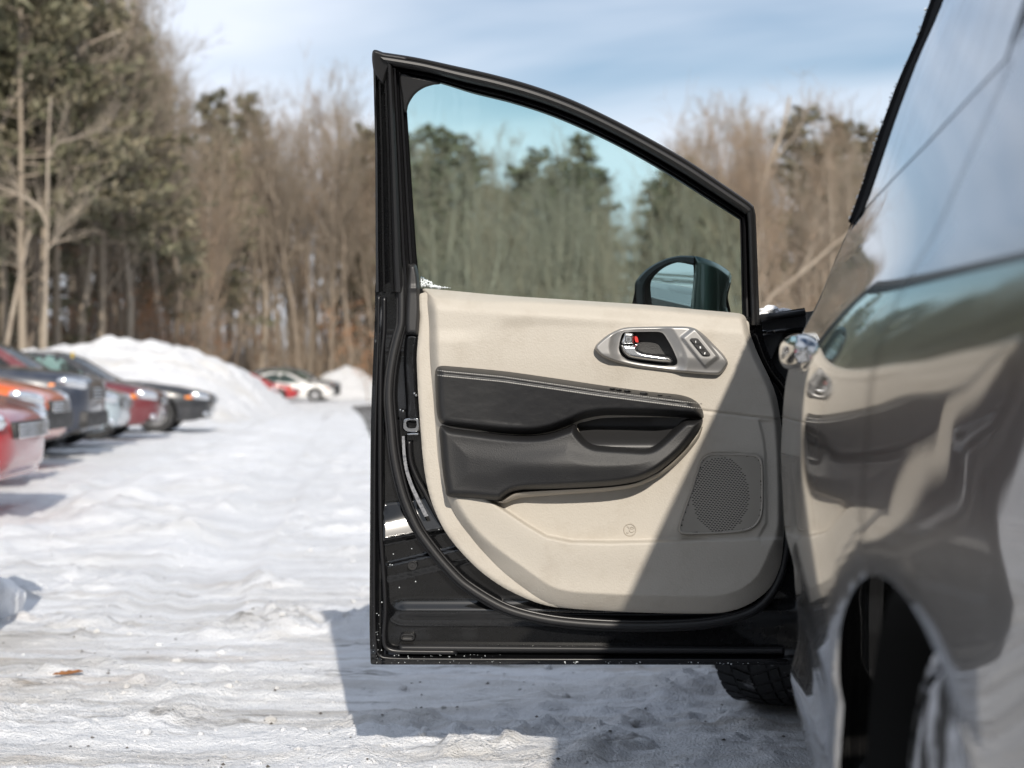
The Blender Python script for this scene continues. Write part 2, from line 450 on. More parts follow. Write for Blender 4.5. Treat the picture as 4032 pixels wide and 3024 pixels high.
chan_right = [(0.48, 0.004), (0.53, -0.010), (0.62, -0.012), (0.65, 0.004), (0.75, 0.004), (0.78, -0.010), (0.90, -0.012), (0.94, -0.004), (1.0, -0.008), (1.0, -0.03)]
for nm, A, B, fr, se, ch in (('left', L_out, L_in, frame_left, seal_left, chan_left), ('top', T_out, T_in, frame_top, seal_top, chan_top), ('right', R_out, R_in, fr_right, seal_right, chan_right)):
    n = 150 if nm == 'top' else 60
    K(strip('window_frame', A, B, fr, MT['door_paint'] if nm == 'left' else MT['plastic_black'], DP, n, lean))
    K(strip('weatherstrip', A, B, se, MT['rubber'], DP, n, lean))
    K(strip('glass_run_channel', A, B, ch, MT['rubber_dark'], DP, n, lean))
    K(strip('frame_outer_face', B, A, [(0.0, -0.03), (0.0, -0.05), (1.0, -0.05)], MT['plastic_black'], DP, n, lean))
# corner gusset plate
gus = cA([(226, 184), (300, 196), (430, 222), (432, 236), (400, 240), (350, 256), (305, 288), (272, 340), (262, 380), (246, 378), (236, 300)])
K(patch('corner_gusset', gus, 4, lambda x, y, d: lean(y) + 0.008 * sstep(0, 6, d) + 0.0, MT['plastic_black'], DP, back=-0.02 + 0.17))
# mitre cap of the top rear corner
cap = cA([(88, 66), (150, 75), (265, 95), (262, 126), (215, 128), (185, 140), (165, 175), (150, 230), (135, 235), (95, 180)])
K(patch('frame_corner_cap', cap, 4, lambda x, y, d: lean(y) + 0.010 + 0.012 * sstep(0, 9, d), MT['rubber'], DP, back=0.15))
# glass pane
glass_out = cA([(255, 330), (300, 270), (360, 240), (430, 228), (600, 275), (800, 328), (1000, 393), (1200, 478), (1400, 577), (1600, 690), (1800, 815), (1972, 925), (1976, 1000), (1984, 1440), (1990, 1480)]) + [(2700, 1262), (2200, 1225), (1700, 1195), (1650, 1180), (1630, 1040), (1600, 560)]
K(patch('window_glass', glass_out, 40, lambda x, y, d: lean(y) - 0.022, MT['tint_glass'], DP))

# ---- trim panel flange
flange = [(1656, 1156), (1653, 1253), (1646, 1338), (1641, 1401), (1643, 1485), (1649, 1591), (1656, 1690), (1664, 1790), (1674, 1869), (1689, 1941),
          (1713, 2013), (1749, 2086), (1792, 2146), (1846, 2206), (1905, 2260), (1979, 2311), (2056, 2350), (2123, 2376), (2191, 2391), (2365, 2405), (2558, 2413),
          (2750, 2416), (2847, 2412), (2924, 2391), (2992, 2352), (3040, 2304), (3072, 2236), (3084, 2160), (3088, 2065), (3086, 1872), (3076, 1679), (3057, 1563),
          (3028, 1486), (2982, 1389), (2953, 1312), (2941, 1262), (2800, 1240), (2300, 1200), (1800, 1160)]
K(patch('trim_flange', flange, 8, lambda x, y, d: 0.018 + 0.006 * sstep(0, 8, d), MT['beige'], DP, back=-0.01))

# ---- main trim panel: raised, sculpted
raised = [(1668, 1150), (1664, 1141), (1672, 1136), (1760, 1143), (1979, 1163), (2268, 1182), (2558, 1201), (2750, 1219), (2905, 1233), (2928, 1241), (2939, 1258), (2951, 1312), (2980, 1389), (3026, 1486),
          (3055, 1563), (3074, 1679), (3084, 1872), (3086, 2065), (3082, 2160), (3070, 2234), (3038, 2302), (2990, 2350), (2922, 2389), (2845, 2410), (2750, 2414), (2558, 2411),
          (2365, 2403), (2240, 2394), (2150, 2371), (2075, 2325), (1979, 2250), (1900, 2170), (1858, 2120), (1810, 2053), (1773, 1987), (1745, 1905), (1726, 1820), (1716, 1700),
          (1708, 1591), (1700, 1485), (1694, 1401), (1690, 1300), (1684, 1215)]
RB = 0.060              # general level of the raised panel
lip_x = [1900, 1955, 2015, 2075, 2152, 2249, 2400, 2650, 2780, 3100]
lip_y = [1950, 1985, 2025, 2065, 2110, 2130, 2133, 2127, 2120, 2112]
def panel_w(x, y, d):
    left = 1 - sstep(1850, 2100, x) * 1.0
    bottom = sstep(2050, 2250, y)
    right = sstep(2850, 3000, x)
    band = 26 + 14 * left * (1 - bottom) + 40 * bottom
    t = np.clip(d / band, 0, 1)
    edge = bottom * t ** 0.85 + (1 - bottom) * np.sin(t * math.pi / 2) ** 0.9
    w = 0.024 + (RB - 0.024) * edge
    top = 1 - sstep(1150, 1235, y - (x - 1660) * 0.079)
    w = w - 0.018 * top ** 2 * (d < 90)
    # upper shoulder, its crease running level and fading out to the left
    cy = 1275 - 18 * sstep(1800, 2200, x) + 45 * (1 - sstep(1830, 2000, x))
    sh = 1 - sstep(cy - 30, cy + 34, y)
    w = w + 0.011 * sh * sstep(1800, 2050, x)
    w = w + 0.006 * (1 - sstep(1400, 1640, y)) * (1 - sh)
    # map pocket lip and the recessed field above it
    ly = np.interp(x, lip_x, lip_y)
    rec = (1 - sstep(ly - 5, ly + 5, y)) * sstep(1640, 1790, y) * (1 - sstep(2560, 2830, x)) * sstep(1880, 1960, x)
    w = w - 0.021 * rec
    low = sstep(ly, ly + 12, y)
    w = w + 0.006 * low * (1 - sstep(ly + 20, ly + 170, y))
    # seam of the upper pad
    sy = np.interp(x, [2700, 3000, 3100], [1610, 1645, 1656])
    w = w - 0.0045 * np.exp(-((y - sy) / 4.2) ** 2) * sstep(2740, 2760, x)
    # vertical edge beside the speaker
    rx = np.interp(y, [1640, 1720, 1790, 2060, 2110], [2985, 3005, 3014, 3018, 2990])
    w = w - 0.005 * sstep(rx - 5, rx + 5, x) * sstep(1648, 1662, y) * (1 - sstep(2080, 2160, y))
    # shallow seat of the speaker grille
    w = w - 0.002 * inpoly(x, y, SPK_OUT)
    return w
REC_HOLE = cH([(405, 300), (480, 284), (640, 281), (800, 281), (868, 301), (917, 368), (973, 468), (1026, 595), (1022, 656), (960, 676), (700, 652), (500, 614), (405, 568), (365, 487), (376, 395)])
CAV_HOLE = cB([(905, 592), (940, 580), (1010, 566), (1200, 562), (1350, 566), (1390, 574), (1340, 596), (1280, 650), (1235, 682), (1180, 692), (975, 682), (940, 660), (915, 625)])
HB = RB + 0.011
spk = cB([(1455, 710), (1560, 711), (1635, 715), (1655, 728), (1663, 755), (1665, 850), (1662, 950), (1645, 995), (1610, 1022), (1550, 1034), (1450, 1040), (1345, 1041), (1325, 1034), (1318, 1015), (1340, 945), (1370, 860), (1398, 770), (1415, 730)])
SPK_OUT = spline(spk, 4, True)
K(patch('trim_panel', raised, 5, panel_w, MT['beige'], DP, back=0.020, holes=[REC_HOLE, CAV_HOLE]))

# ---- speaker: backing cone and perforated grille
def flat_w(w0): return lambda x, y, d: w0 + 0.0 * x
K(patch('speaker_backing', spk, 12, flat_w(RB + 0.0005), MT['void'], DP))
gv, gf = [], []
px_, py_ = 12.9, 7.05
gc = SPK_OUT.mean(0); rot = -0.10
poly_in = gc + (SPK_OUT - gc) * 0.955
cells = []
for j in range(-34, 35):
    for i in range(-20, 21):
        u = (i + (0.5 if j % 2 else 0)) * px_; v = j * py_
        x = gc[0] + u * math.cos(rot) - v * math.sin(rot); y = gc[1] + u * math.sin(rot) + v * math.cos(rot)
        cells.append((x, y))
ca = np.array(cells); ok = inpoly(ca[:, 0], ca[:, 1], poly_in)
cr_, sr_ = math.cos(rot), math.sin(rot)
WG = RB + 0.006
ix = np.array([(-.5, -.5), (0, -.5), (.5, -.5), (.5, 0), (.5, .5), (0, .5), (-.5, .5), (-.5, 0)])
ih = np.array([(-.26, -.24), (0, -.27), (.26, -.24), (.36, 0), (.26, .24), (0, .27), (-.26, .24), (-.36, 0)])
def gp(c, q, w):
    u = q[:, 0] * px_; v = q[:, 1] * py_
    return P(c[0] + u * cr_ - v * sr_, c[1] + u * sr_ + v * cr_, np.full(len(q), w))
cone_c = np.array(cB([(1490, 880)])[0])
for c in ca[ok]:
    b = len(gv); gv += list(gp(c, ix, WG)) + list(gp(c, ih, WG))
    r = math.hypot((c[0] - cone_c[0]) / 112, (c[1] - cone_c[1]) / 150)
    gv += list(gp(c, ih, WG - (0.0052 if r < 1 else 0.0016)))
    for k in range(8):
        k2 = (k + 1) % 8
        gf.append((b + k, b + 8 + k, b + 8 + k2, b + k2))
        gf.append((b + 8 + k, b + 16 + k, b + 16 + k2, b + 8 + k2))
    if r >= 1: gf.append(tuple(b + 16 + k for k in range(8))[::-1])
go = link('speaker_grille', mesh('speaker_grille', gv, gf), MT['grille'], DP, False); K(go)
rim_out = SPK_OUT
K(strip('grille_rim', np.vstack([SPK_OUT, SPK_OUT[:1]]), gc + (np.vstack([SPK_OUT, SPK_OUT[:1]]) - gc) * 0.945, [(0, RB - 0.002), (0, RB + 0.005), (0.25, RB + 0.0075), (0.7, RB + 0.0075), (1.0, RB + 0.0058)], MT['grille'], DP, 140))

# ---- armrest: upper leather pad
pad = cB([(324, 400), (326, 372), (338, 354), (362, 350), (600, 372), (800, 400), (1000, 430), (1200, 457), (1310, 468), (1365, 482), (1402, 507), (1418, 538), (1422, 556), (1418, 568), (1340, 566), (1200, 559), (1060, 556), (1000, 558), (930, 572), (860, 600),
          (780, 625), (700, 633), (600, 628), (400, 604), (355, 592), (338, 572), (330, 530), (326, 460)])
seam_x = np.array([1712, 1747, 1979, 2365, 2770]); seam_y = np.array([1466, 1471, 1493, 1549, 1601])
def pad_w(x, y, d):
    top_y = np.interp(x, [1723, 1979, 2172, 2365, 2558, 2673, 2770], [1440, 1459, 1486, 1515, 1542, 1553, 1600])
    t = np.clip(d / 34, 0, 1)
    roll = np.sin(t * math.pi / 2) ** 0.75
    f = np.clip((y - top_y) / 200, 0, 1)
    out = (0.078 - 0.026 * f) * (0.72 + 0.28 * sstep(1720, 2250, x))
    w = RB - 0.004 + out * roll
    sy = np.interp(x, seam_x, seam_y)
    w = w - 0.0045 * np.exp(-((y - sy) / 4.0) ** 2)
    w = w + 0.0012 * fbm(x / 60, y / 40, 0, 3) * t
    return w
K(patch('armrest_pad', pad, 4, pad_w, MT['leather'], DP, back=RB - 0.01))
# stitches: two rows along the seam
sv, sf = [], []
for off in (-9.5, 9.5):
    xs = np.arange(1722, 2764, 9.0)
    for x in xs:
        a = np.array([x, x + 6.2]); y = np.interp(a, seam_x, seam_y) + off
        dd = nearest(a, y, spline(pad, 6, True))[0]
        w = pad_w(a, y, dd) + 0.0004
        p0, p1 = P(a, y, w); n = np.array([st, -ct, 0]); up = np.array([0, 0, 1.0])
        b = len(sv); hw = 0.0009
        for q, e in ((p0, 0.0), (0.5 * (p0 + p1), 1.0), (p1, 0.0)):
            sv += [q - up * hw, q + n * 0.0009 * e + 0 * up, q + up * hw]
        sf += [(b, b + 3, b + 4, b + 1), (b + 1, b + 4, b + 5, b + 2), (b + 3, b + 6, b + 7, b + 4), (b + 4, b + 7, b + 8, b + 5)]
so = link('stitching', mesh('stitching', sv, sf), MT['stitch'], DP, True, kind='stuff'); K(so)

# ---- pull pocket cavity, lower bolster
cav = CAV_HOLE
def cav_w(x, y, d):
    return RB - 0.028 + 0.050 * sstep(1672, 1762, y) + 0.030 * sstep(2560, 2720, x)
K(patch('pull_pocket', cav, 5, cav_w, MT['plastic_black'], DP))
bol = cB([(345, 600), (400, 608), (600, 632), (700, 637), (780, 630), (860, 605), (893, 591), (905, 610), (925, 638), (950, 660), (985, 673), (1100, 681), (1180, 685), (1215, 676), (1260, 643), (1310, 597), (1345, 571), (1400, 569), (1418, 571),
          (1412, 602), (1388, 642), (1330, 710), (1250, 778), (1200, 808), (1150, 828), (1080, 842), (1000, 850), (800, 860), (690, 864), (645, 872), (618, 886), (596, 903), (575, 906), (480, 896), (378, 886), (366, 850), (355, 780), (346, 680)])
def bol_w(x, y, d):
    t = np.clip(d / 30, 0, 1)
    roll = np.sin(t * math.pi / 2) ** 0.7
    g = sstep(1700, 2300, x)
    w = RB - 0.002 + (0.034 + 0.030 * g) * roll
    w = w + 0.014 * np.exp(-((y - 1840) / 70.0) ** 2) * sstep(1800, 2200, x)
    w = w + 0.004 * sstep(40, 110, d)
    return w
K(patch('lower_bolster', bol, 4.5, bol_w, MT['bolster'], DP, back=RB - 0.022))
# beige under-lip of the bolster
ul_a = spline(cB([(578, 908), (600, 905), (622, 890), (650, 875), (700, 868), (800, 862), (1000, 852), (1080, 844), (1150, 830), (1250, 781), (1330, 713), (1390, 645), (1414, 600)]), 5)
ul_b = spline(cB([(588, 910), (608, 914), (640, 902), (670, 893), (720, 888), (800, 882), (1000, 868), (1090, 857), (1165, 840), (1265, 789), (1345, 720), (1402, 650), (1418, 604)]), 5)
K(strip('bolster_underlip', ul_a, ul_b, [(0.0, RB + 0.020), (0.45, RB + 0.016), (1.0, RB - 0.006), (1.0, RB - 0.03)], MT['beige_dark'], DP, 80))

# ---- window switches standing on the armrest
def lump(name, cx, cy, sx, sy, w, mat, dep=0.03):
    ol = [(cx - sx, cy + sy), (cx - sx, cy - sy * 0.4), (cx - sx * 0.7, cy - sy), (cx + sx * 0.4, cy - sy), (cx + sx, cy - sy * 0.1), (cx + sx, cy + sy)]
    return K(patch(name, ol, 2.5, lambda x, y, d: w - dep + dep * np.sin(np.clip(d / 6, 0, 1) * 1.57), mat, DP, back=w - dep - 0.01))
for cx, cy, sx, sy in ((2412, 1519, 14, 6), (2437, 1523, 14, 7), (2470, 1527, 16, 8), (2535, 1536, 18, 9), (2600, 1545, 14, 6), (2632, 1550, 17, 6)):
    lump('window_switch', cx, cy + 11, sx, sy * 0.8, RB + 0.050, MT['leather'])

# ---- inner handle: bezel, recess, lever, lock knob
bez = cH([(118, 470), (135, 430), (250, 332), (380, 266), (480, 244), (800, 236), (1090, 236), (1200, 255), (1300, 320), (1420, 440), (1520, 545), (1563, 618), (1560, 660), (1505, 735), (1460, 762), (1300, 758), (1000, 730), (600, 682), (350, 626), (200, 566), (132, 502)])
rec = cH([(420, 312), (480, 296), (640, 293), (800, 293), (858, 311), (905, 375), (960, 472), (1012, 595), (1010, 645), (960, 664), (700, 640), (500, 602), (415, 560), (378, 485), (388, 400)])
bz_poly = spline(bez, 6, True); rec_poly = spline(rec, 6, True)
def bez_w(x, y, d):
    w = HB + 0.010 + 0.011 * np.sin(np.clip(d / 9, 0, 1) * math.pi / 2)
    dr = nearest(x, y, rec_poly)[0]
    w = w - 0.012 * sstep(46, 0, dr) if False else w - 0.011 * (1 - sstep(0, 44, dr))
    # plateau that carries the memory buttons
    u = (x - 2756) * 0.78 - (y - 1368) * 0.62
    v = (x - 2756) * 0.62 + (y - 1368) * 0.78
    pl = (1 - sstep(26, 40, np.abs(u))) * (1 - sstep(64, 84, np.abs(v)))
    w = w + 0.007 * pl
    low = sstep(1400, 1455, y - (x - 2600) * 0.05)
    return w - 0.006 * low
K(patch('handle_bezel', bez, 2.6, bez_w, MT['silver'], DP, back=HB - 0.028, holes=[rec]))
K(patch('handle_recess', REC_HOLE, 4, lambda x, y, d: HB + 0.002 + 0.006 * sstep(10, 0, d) if False else HB - 0.030 + 0.0 * x, MT['plastic_black'], DP))
K(patch('handle_inner_wall', cH([(595, 415), (780, 425), (860, 540), (700, 530), (600, 490)]), 4, lambda x, y, d: HB - 0.022 + 0.0 * x, MT['bolster'], DP, back=HB - 0.03))
lev = cH([(400, 432), (500, 431), (588, 434), (594, 482), (650, 509), (760, 527), (880, 545), (935, 568), (962, 606), (942, 630), (880, 632), (760, 621), (600, 600), (485, 576), (425, 525), (403, 470)])
def lev_w(x, y, d):
    return HB + 0.008 + 0.020 * np.sin(np.clip(d / 15, 0, 1) * math.pi / 2) ** 0.8
K(patch('handle_lever', lev, 2.2, lev_w, MT['satin_chrome'], DP, back=HB - 0.02))
knob = cH([(408, 425), (428, 345), (442, 312), (470, 306), (525, 310), (542, 330), (546, 420), (590, 430), (500, 432)])
K(patch('lock_knob', knob, 2.0, lambda x, y, d: HB + 0.012 + 0.012 * np.sin(np.clip(d / 6, 0, 1) * 1.57), MT['satin_chrome'], DP, back=HB - 0.02))
# lock symbol: a dark rounded frame with upright bars
ring = cH([(446, 345), (455, 334), (510, 334), (522, 348), (524, 395), (510, 410), (458, 410), (446, 395)])
K(patch('lock_symbol', ring, 1.2, flat_w(HB + 0.0245), MT['plastic_black'], DP, holes=[cH([(456, 352), (462, 345), (505, 345), (513, 354), (514, 390), (505, 400), (462, 400), (456, 392)])]))
for x in (468, 483, 498):
    K(patch('lock_symbol', cH([(x - 4, 355), (x + 4, 355), (x + 5, 392), (x - 3, 392)]), 0.8, flat_w(HB + 0.0245), MT['plastic_black'], DP, sharp=True))
K(patch('lock_flag', cH([(552, 345), (578, 350), (588, 378), (590, 408), (562, 405), (553, 385)]), 1.5, flat_w(HB + 0.017), MT['red_mark'], DP, back=HB - 0.02))

# ---- seat memory buttons
mem = cH([(1152, 385), (1160, 367), (1180, 363), (1222, 364), (1245, 376), (1372, 535), (1374, 550), (1358, 559), (1305, 558), (1282, 546)])
K(patch('memory_switch', mem, 1.6, flat_w(HB + 0.030), MT['plastic_black'], DP, back=HB + 0.01))
MEM = lambda p: px2((2680, 1310), 160 / 2212, p)
for q in ([(570, 350), (880, 350), (960, 400), (1110, 600), (720, 600), (560, 400)], [(760, 655), (1150, 655), (1340, 925), (970, 925)], [(1040, 990), (1390, 990), (1570, 1190), (1540, 1230), (1270, 1230), (1180, 1180)]):
    K(patch('memory_button', MEM(q), 0.9, flat_w(HB + 0.0325), MT['bolster'], DP, back=HB + 0.03, sharp=True))
for q in ([(800, 440), (835, 440), (840, 550), (810, 560)], [(1030, 745), (1105, 745), (1110, 860), (1045, 865)], [(1300, 1060), (1350, 1060), (1355, 1110), (1320, 1180), (1275, 1175), (1290, 1110)]):
    K(patch('memory_mark', MEM(q), 0.7, flat_w(HB + 0.0331), MT['white_mark'], DP, sharp=True))

# ---- moulded mark in the map pocket field: a ring around two small characters
def pan_at(x, y): return panel_w(np.atleast_1d(float(x)), np.atleast_1d(float(y)), np.atleast_1d(300.0))[0]
EM = lambda p: px2((2350, 1980), 300 / 2212, p)
wem = pan_at(2480, 2085) + 0.0006
ec = EM([(955, 785)])[0]
K(tube('moulded_mark', [P(ec[0] + 23.5 * math.cos(a), ec[1] + 23.5 * math.sin(a), wem) for a in np.linspace(0, 2 * math.pi, 40)[:-1]], 0.0011, MT['beige_dark'], DP, 5, True))
for q in ([(870, 690), (905, 700), (925, 740)], [(960, 735), (1000, 705), (1050, 705), (1080, 735), (1040, 755), (980, 755), (960, 735)], [(940, 770), (945, 820), (985, 855), (1050, 850), (1085, 810)], [(855, 865), (890, 878), (925, 865)]):
    K(tube('moulded_mark', P(np.array(EM(q))[:, 0], np.array(EM(q))[:, 1], wem), 0.0009, MT['beige_dark'], DP, 5))

# ---- seals and details of the door's rear edge
seal = spline([(1580, 1030), (1581, 1110), (1582, 1169), (1580, 1274), (1566, 1329), (1549, 1401), (1536, 1485), (1532, 1570), (1540, 1675), (1550, 1780), (1569, 1881), (1595, 1971), (1643, 2080), (1702, 2164), (1762, 2236), (1834, 2305), (1979, 2392), (2123, 2434), (2268, 2454), (2461, 2464), (2654, 2462),
               (2799, 2450), (2943, 2414), (3025, 2352), (3082, 2238), (3102, 2065), (3100, 1870)], 6)
K(tube('door_seal', P(seal[:, 0], seal[:, 1], np.full(len(seal), 0.018)), 0.0082, MT['rubber'], DP, 10))
lip2 = seal + np.stack([np.interp(np.arange(len(seal)), [0, 60, 110, len(seal)], [16, 20, 14, -6]), np.interp(np.arange(len(seal)), [0, 60, 110, len(seal)], [0, -2, -16, -16])], -1)
K(tube('seal_lip', P(lip2[:, 0], lip2[:, 1], np.full(len(seal), 0.012)), 0.0042, MT['rubber_dark'], DP, 8))
lip3 = seal - np.stack([np.interp(np.arange(len(seal)), [0, 60, 110, len(seal)], [15, 16, 8, -8]), np.interp(np.arange(len(seal)), [0, 60, 110, len(seal)], [0, -4, -16, -16])], -1)
K(tube('seal_lip', P(lip3[:, 0], lip3[:, 1], np.full(len(seal), 0.004)), 0.0045, MT['rubber'], DP, 8))
hem = spline([(1513, 1170), (1512, 1300), (1500, 1450), (1497, 1700), (1499, 2000), (1503, 2140), (1514, 2290), (1518, 2400), (1512, 2500), (1518, 2545), (1545, 2562), (1600, 2566), (1800, 2568)], 6)
K(tube('hem_sealant', P(hem[:, 0], hem[:, 1], np.full(len(hem), 0.006)), 0.0055, MT['rubber_dark'], DP, 8))
hem2 = spline([(1492, 1160), (1488, 1350), (1477, 1700), (1474, 2060), (1474, 2400), (1482, 2560), (1510, 2590), (1700, 2596), (2400, 2598), (3100, 2600)], 6)
K(tube('hem_sealant', P(hem2[:, 0], hem2[:, 1], np.full(len(hem2), 0.006)), 0.0036, MT['rubber_dark'], DP, 6))
# black end cap of the beltline
endcap = c3([(482, 130), (490, 100), (520, 90), (558, 93), (572, 115), (590, 200), (600, 320), (606, 500), (600, 640), (585, 755), (530, 752), (475, 745), (462, 650), (470, 400), (475, 250)])
K(patch('belt_end_cap', endcap, 4, lambda x, y, d: 0.016 + 0.016 * np.sin(np.clip(d / 16, 0, 1) * 1.57) + 0.003 * np.exp(-((y - 1135) / 10.0) ** 2), MT['plastic_black'], DP, back=-0.01))
# bare painted strip beside the trim and the latch
stp = c3([(470, 760), (588, 757), (575, 900), (570, 1000), (578, 1200), (592, 1420), (600, 1560), (480, 1560), (470, 1400), (455, 1150), (450, 1000)])
K(patch('edge_panel', stp, 5, lambda x, y, d: 0.006 + 0.008 * sstep(0, 12, d), MT['door_paint'], DP, back=-0.016))
lt = c3([(440, 1560), (452, 1535), (480, 1528), (570, 1524), (596, 1540), (602, 1600), (598, 1650), (560, 1665), (470, 1660), (436, 1620)])
K(patch('latch', lt, 2.5, lambda x, y, d: 0.004 + 0.010 * np.sin(np.clip(d / 4, 0, 1) * 1.57), MT['chrome'], DP, back=-0.016, holes=[c3([(478, 1560), (560, 1552), (570, 1600), (555, 1625), (486, 1622)])]))
K(patch('latch', c3([(478, 1672), (590, 1668), (592, 1690), (480, 1694)]), 2.5, lambda x, y, d: 0.008 + 0.006 * np.sin(np.clip(d / 3, 0, 1) * 1.57), MT['chrome'], DP, back=-0.016))
for cx, cy in c3([(548, 1300), (565, 1318), (417, 1455), (443, 1465)]):
    K(tube('rivet', [P(cx, cy, 0.0155), P(cx, cy, 0.019)], 0.0026, MT['chrome'], DP, 8))
# narrow paper label along the curve
la = spline(c4([(303, 30), (308, 150), (325, 260), (352, 345), (388, 430), (418, 490), (450, 556)]), 5)
lb = spline(c4([(321, 28), (327, 145), (345, 250), (372, 335), (408, 415), (440, 480), (476, 550)]), 5)
K(strip('paper_label', la, lb, [(0, 0.016), (0, 0.019), (1, 0.019), (1, 0.016)], MT['label'], DP, 40))
# trim inner edge step next to the label
ea = spline(c4([(350, 60), (360, 190), (400, 300), (450, 390), (490, 470), (560, 590), (650, 700), (760, 800), (880, 890), (1000, 960), (1150, 1030)]), 5)
K(tube('edge_bead', P(ea[:, 0], ea[:, 1], np.full(len(ea), 0.008)), 0.006, MT['rubber_dark'], DP, 8))
# round bumper, oblong plug, bottom rubber strip
def disc(name, c, rad, prof, mat):
    V, F = [], []; n = 28
    for r, w in prof:
        for k in range(n):
            a = 2 * math.pi * k / n; V.append(P(c[0] + rad * r * math.cos(a), c[1] + rad * r * math.sin(a), w))
    for j in range(len(prof) - 1):
        for k in range(n):
            F.append((j * n + k, (j + 1) * n + k, (j + 1) * n + (k + 1) % n, j * n + (k + 1) % n))
    F.append(tuple((len(prof) - 1) * n + k for k in range(n))[::-1])
    return K(shell_angle(link(name, mesh(name, V, F), mat, DP), 30))
disc('rubber_bumper', (1624, 2227), 19, [(1, -0.012), (1, 0.010), (0.9, 0.014), (0.72, 0.014), (0.68, 0.010), (0.4, 0.010), (0.36, 0.013), (0.12, 0.013), (0.1, 0.008)], MT['rubber'])
def oblong(cx, cy, sx, sy, n=20):
    r = sy; o = []
    for k in range(n):
        a = 2 * math.pi * k / n; o.append((cx + (sx - r) * (1 if math.cos(a) > 0 else -1) + r * math.cos(a), cy + r * math.sin(a)))
    return o
K(patch('drain_plug', oblong(1605, 2510, 31, 16), 2.5, lambda x, y, d: -0.004 + 0.010 * sstep(0, 5, d) - 0.006 * sstep(7, 10, d), MT['rubber'], DP, back=-0.02))
K(patch('bottom_rubber_strip', [(1569, 2536), (1569, 2566), (1700, 2569), (2300, 2572), (3090, 2576), (3090, 2548), (2300, 2541), (1700, 2536)], 5,
        lambda x, y, d: 0.001 + 0.014 * np.sin(np.clip(d / 13, 0, 1) * 1.57), MT['rubber'], DP, back=-0.02, sharp=True))
# snow grains and salt caught in the hem
rnd = random.Random(4)
fv, ff = [], []
def grain(p, s):
    b = len(fv)
    for dx, dy, dz in ((1, 0, 0), (-1, 0, 0), (0, 1, 0), (0, -1, 0), (0, 0, 1), (0, 0, -1)):
        k = s * rnd.uniform(0.6, 1.3); fv.append((p[0] + dx * k, p[1] + dy * k, p[2] + dz * k))
    for t in ((0, 2, 4), (2, 1, 4), (1, 3, 4), (3, 0, 4), (2, 0, 5), (1, 2, 5), (3, 1, 5), (0, 3, 5)): ff.append(tuple(b + q for q in t))
for _ in range(60):
    x = 1470 + abs(rnd.gauss(0, 1)) * 330; y = rnd.choice([2582, 2594, 2606]) + rnd.uniform(-5, 5)
    grain(P(x, y, 0.008), rnd.uniform(0.0005, 0.0012))
for _ in range(30):
    grain(P(1478 + rnd.uniform(-8, 30), 2600 - abs(rnd.gauss(0, 1)) * 110, 0.008), rnd.uniform(0.0005, 0.0013))
for _ in range(40):
    grain(P(rnd.uniform(2100, 3100), rnd.uniform(2600, 2616), 0.006), rnd.uniform(0.0008, 0.0022))
for x, y in c4([(248, 800), (368, 765), (392, 980), (285, 1018), (195, 880), (225, 868), (545, 640), (240, 870)]):
    grain(P(x, y, 0.006), 0.0016)
for _ in range(90):                                     # frost crumbs on the belt by the end cap
    t = abs(rnd.gauss(0, 1)); x = 1656 + t * 46
    grain(P(x, 1128 + (x - 1660) * 0.05 - rnd.uniform(0, 1) * max(0, 44 - t * 30), -0.012), rnd.uniform(0.0012, 0.0042))
MT['frost'] = M('frost', (0.72, 0.76, 0.78), 0.6)
K(link('frost_crumbs', mesh('frost_crumbs', fv, ff), MT['frost'], DP, False, kind='stuff'))

# ---- door mirror, beyond the glass on the outer side of the door
mw = lambda x: -0.13 - np.clip((2735 - np.asarray(x, float)) / 220, 0, 1.2) * 0.075
mg_out = spline(c7([(250, 700), (246, 560), (262, 450), (330, 360), (450, 275), (580, 235), (700, 222), (765, 245), (778, 330), (770, 500), (745, 720), (740, 800), (250, 800)]), 5, True)
K(patch('mirror_glass', c7([(250, 830), (246, 560), (262, 450), (330, 360), (450, 275), (580, 235), (700, 222), (765, 245), (778, 330), (770, 500), (745, 720), (740, 830)]), 6, lambda x, y, d: mw(x) + (1180 - y) / 1800.0 * 0.13 - 0.012, MT['mirror'], DP))
ra = spline(c7([(140, 830), (135, 520), (150, 430), (270, 300), (450, 200), (620, 158), (780, 160)]), 6)
rb = spline(c7([(252, 830), (248, 560), (264, 450), (332, 360), (452, 275), (600, 232), (776, 262)]), 6)
mapm = lambda x, y, w: P(x, y, mw(x) + w)
K(strip('mirror_rim', ra, rb, [(0, -0.05), (0, 0.0), (0.2, 0.012), (0.75, 0.014), (1.0, 0.006), (1.0, -0.01)], MT['plastic_black'], DP, 70, mapf=mapm))
hs_out = c7([(772, 165), (830, 168), (920, 195), (1050, 250), (1165, 330), (1190, 380), (1184, 430), (1160, 500), (1135, 600), (1132, 700), (1150, 830), (738, 830), (748, 700), (765, 520), (782, 380), (786, 290), (776, 220)])
def hs_w(x, y, d):
    u = np.clip((x - 2720) / 165, 0, 1)
    return -0.15 + 0.050 * np.sin(u * math.pi) ** 0.8 - 0.03 * u + 0.02 * np.sin(np.clip(d / 22, 0, 1) * 1.57)
K(patch('mirror_housing', hs_out, 5, hs_w, MT['mirror_paint'], DP, back=-0.28))
K(patch('mirror_back_shell', c7([(150, 830), (140, 520), (160, 430), (280, 300), (460, 200), (630, 160), (780, 162), (920, 195), (1050, 250), (1165, 330), (1186, 430), (1150, 600), (1150, 830)]), 12,
        lambda x, y, d: -0.27 - 0.07 * np.sin(np.clip(d / 90, 0, 1) * 1.57), MT['mirror_paint'], DP, back=-0.20, flip=True))
K(patch('mirror_foot', [(2560, 1235), (2880, 1245), (2870, 1330), (2580, 1320)], 20, lambda x, y, d: -0.09 + 0 * x, MT['plastic_black'], DP, back=-0.25))
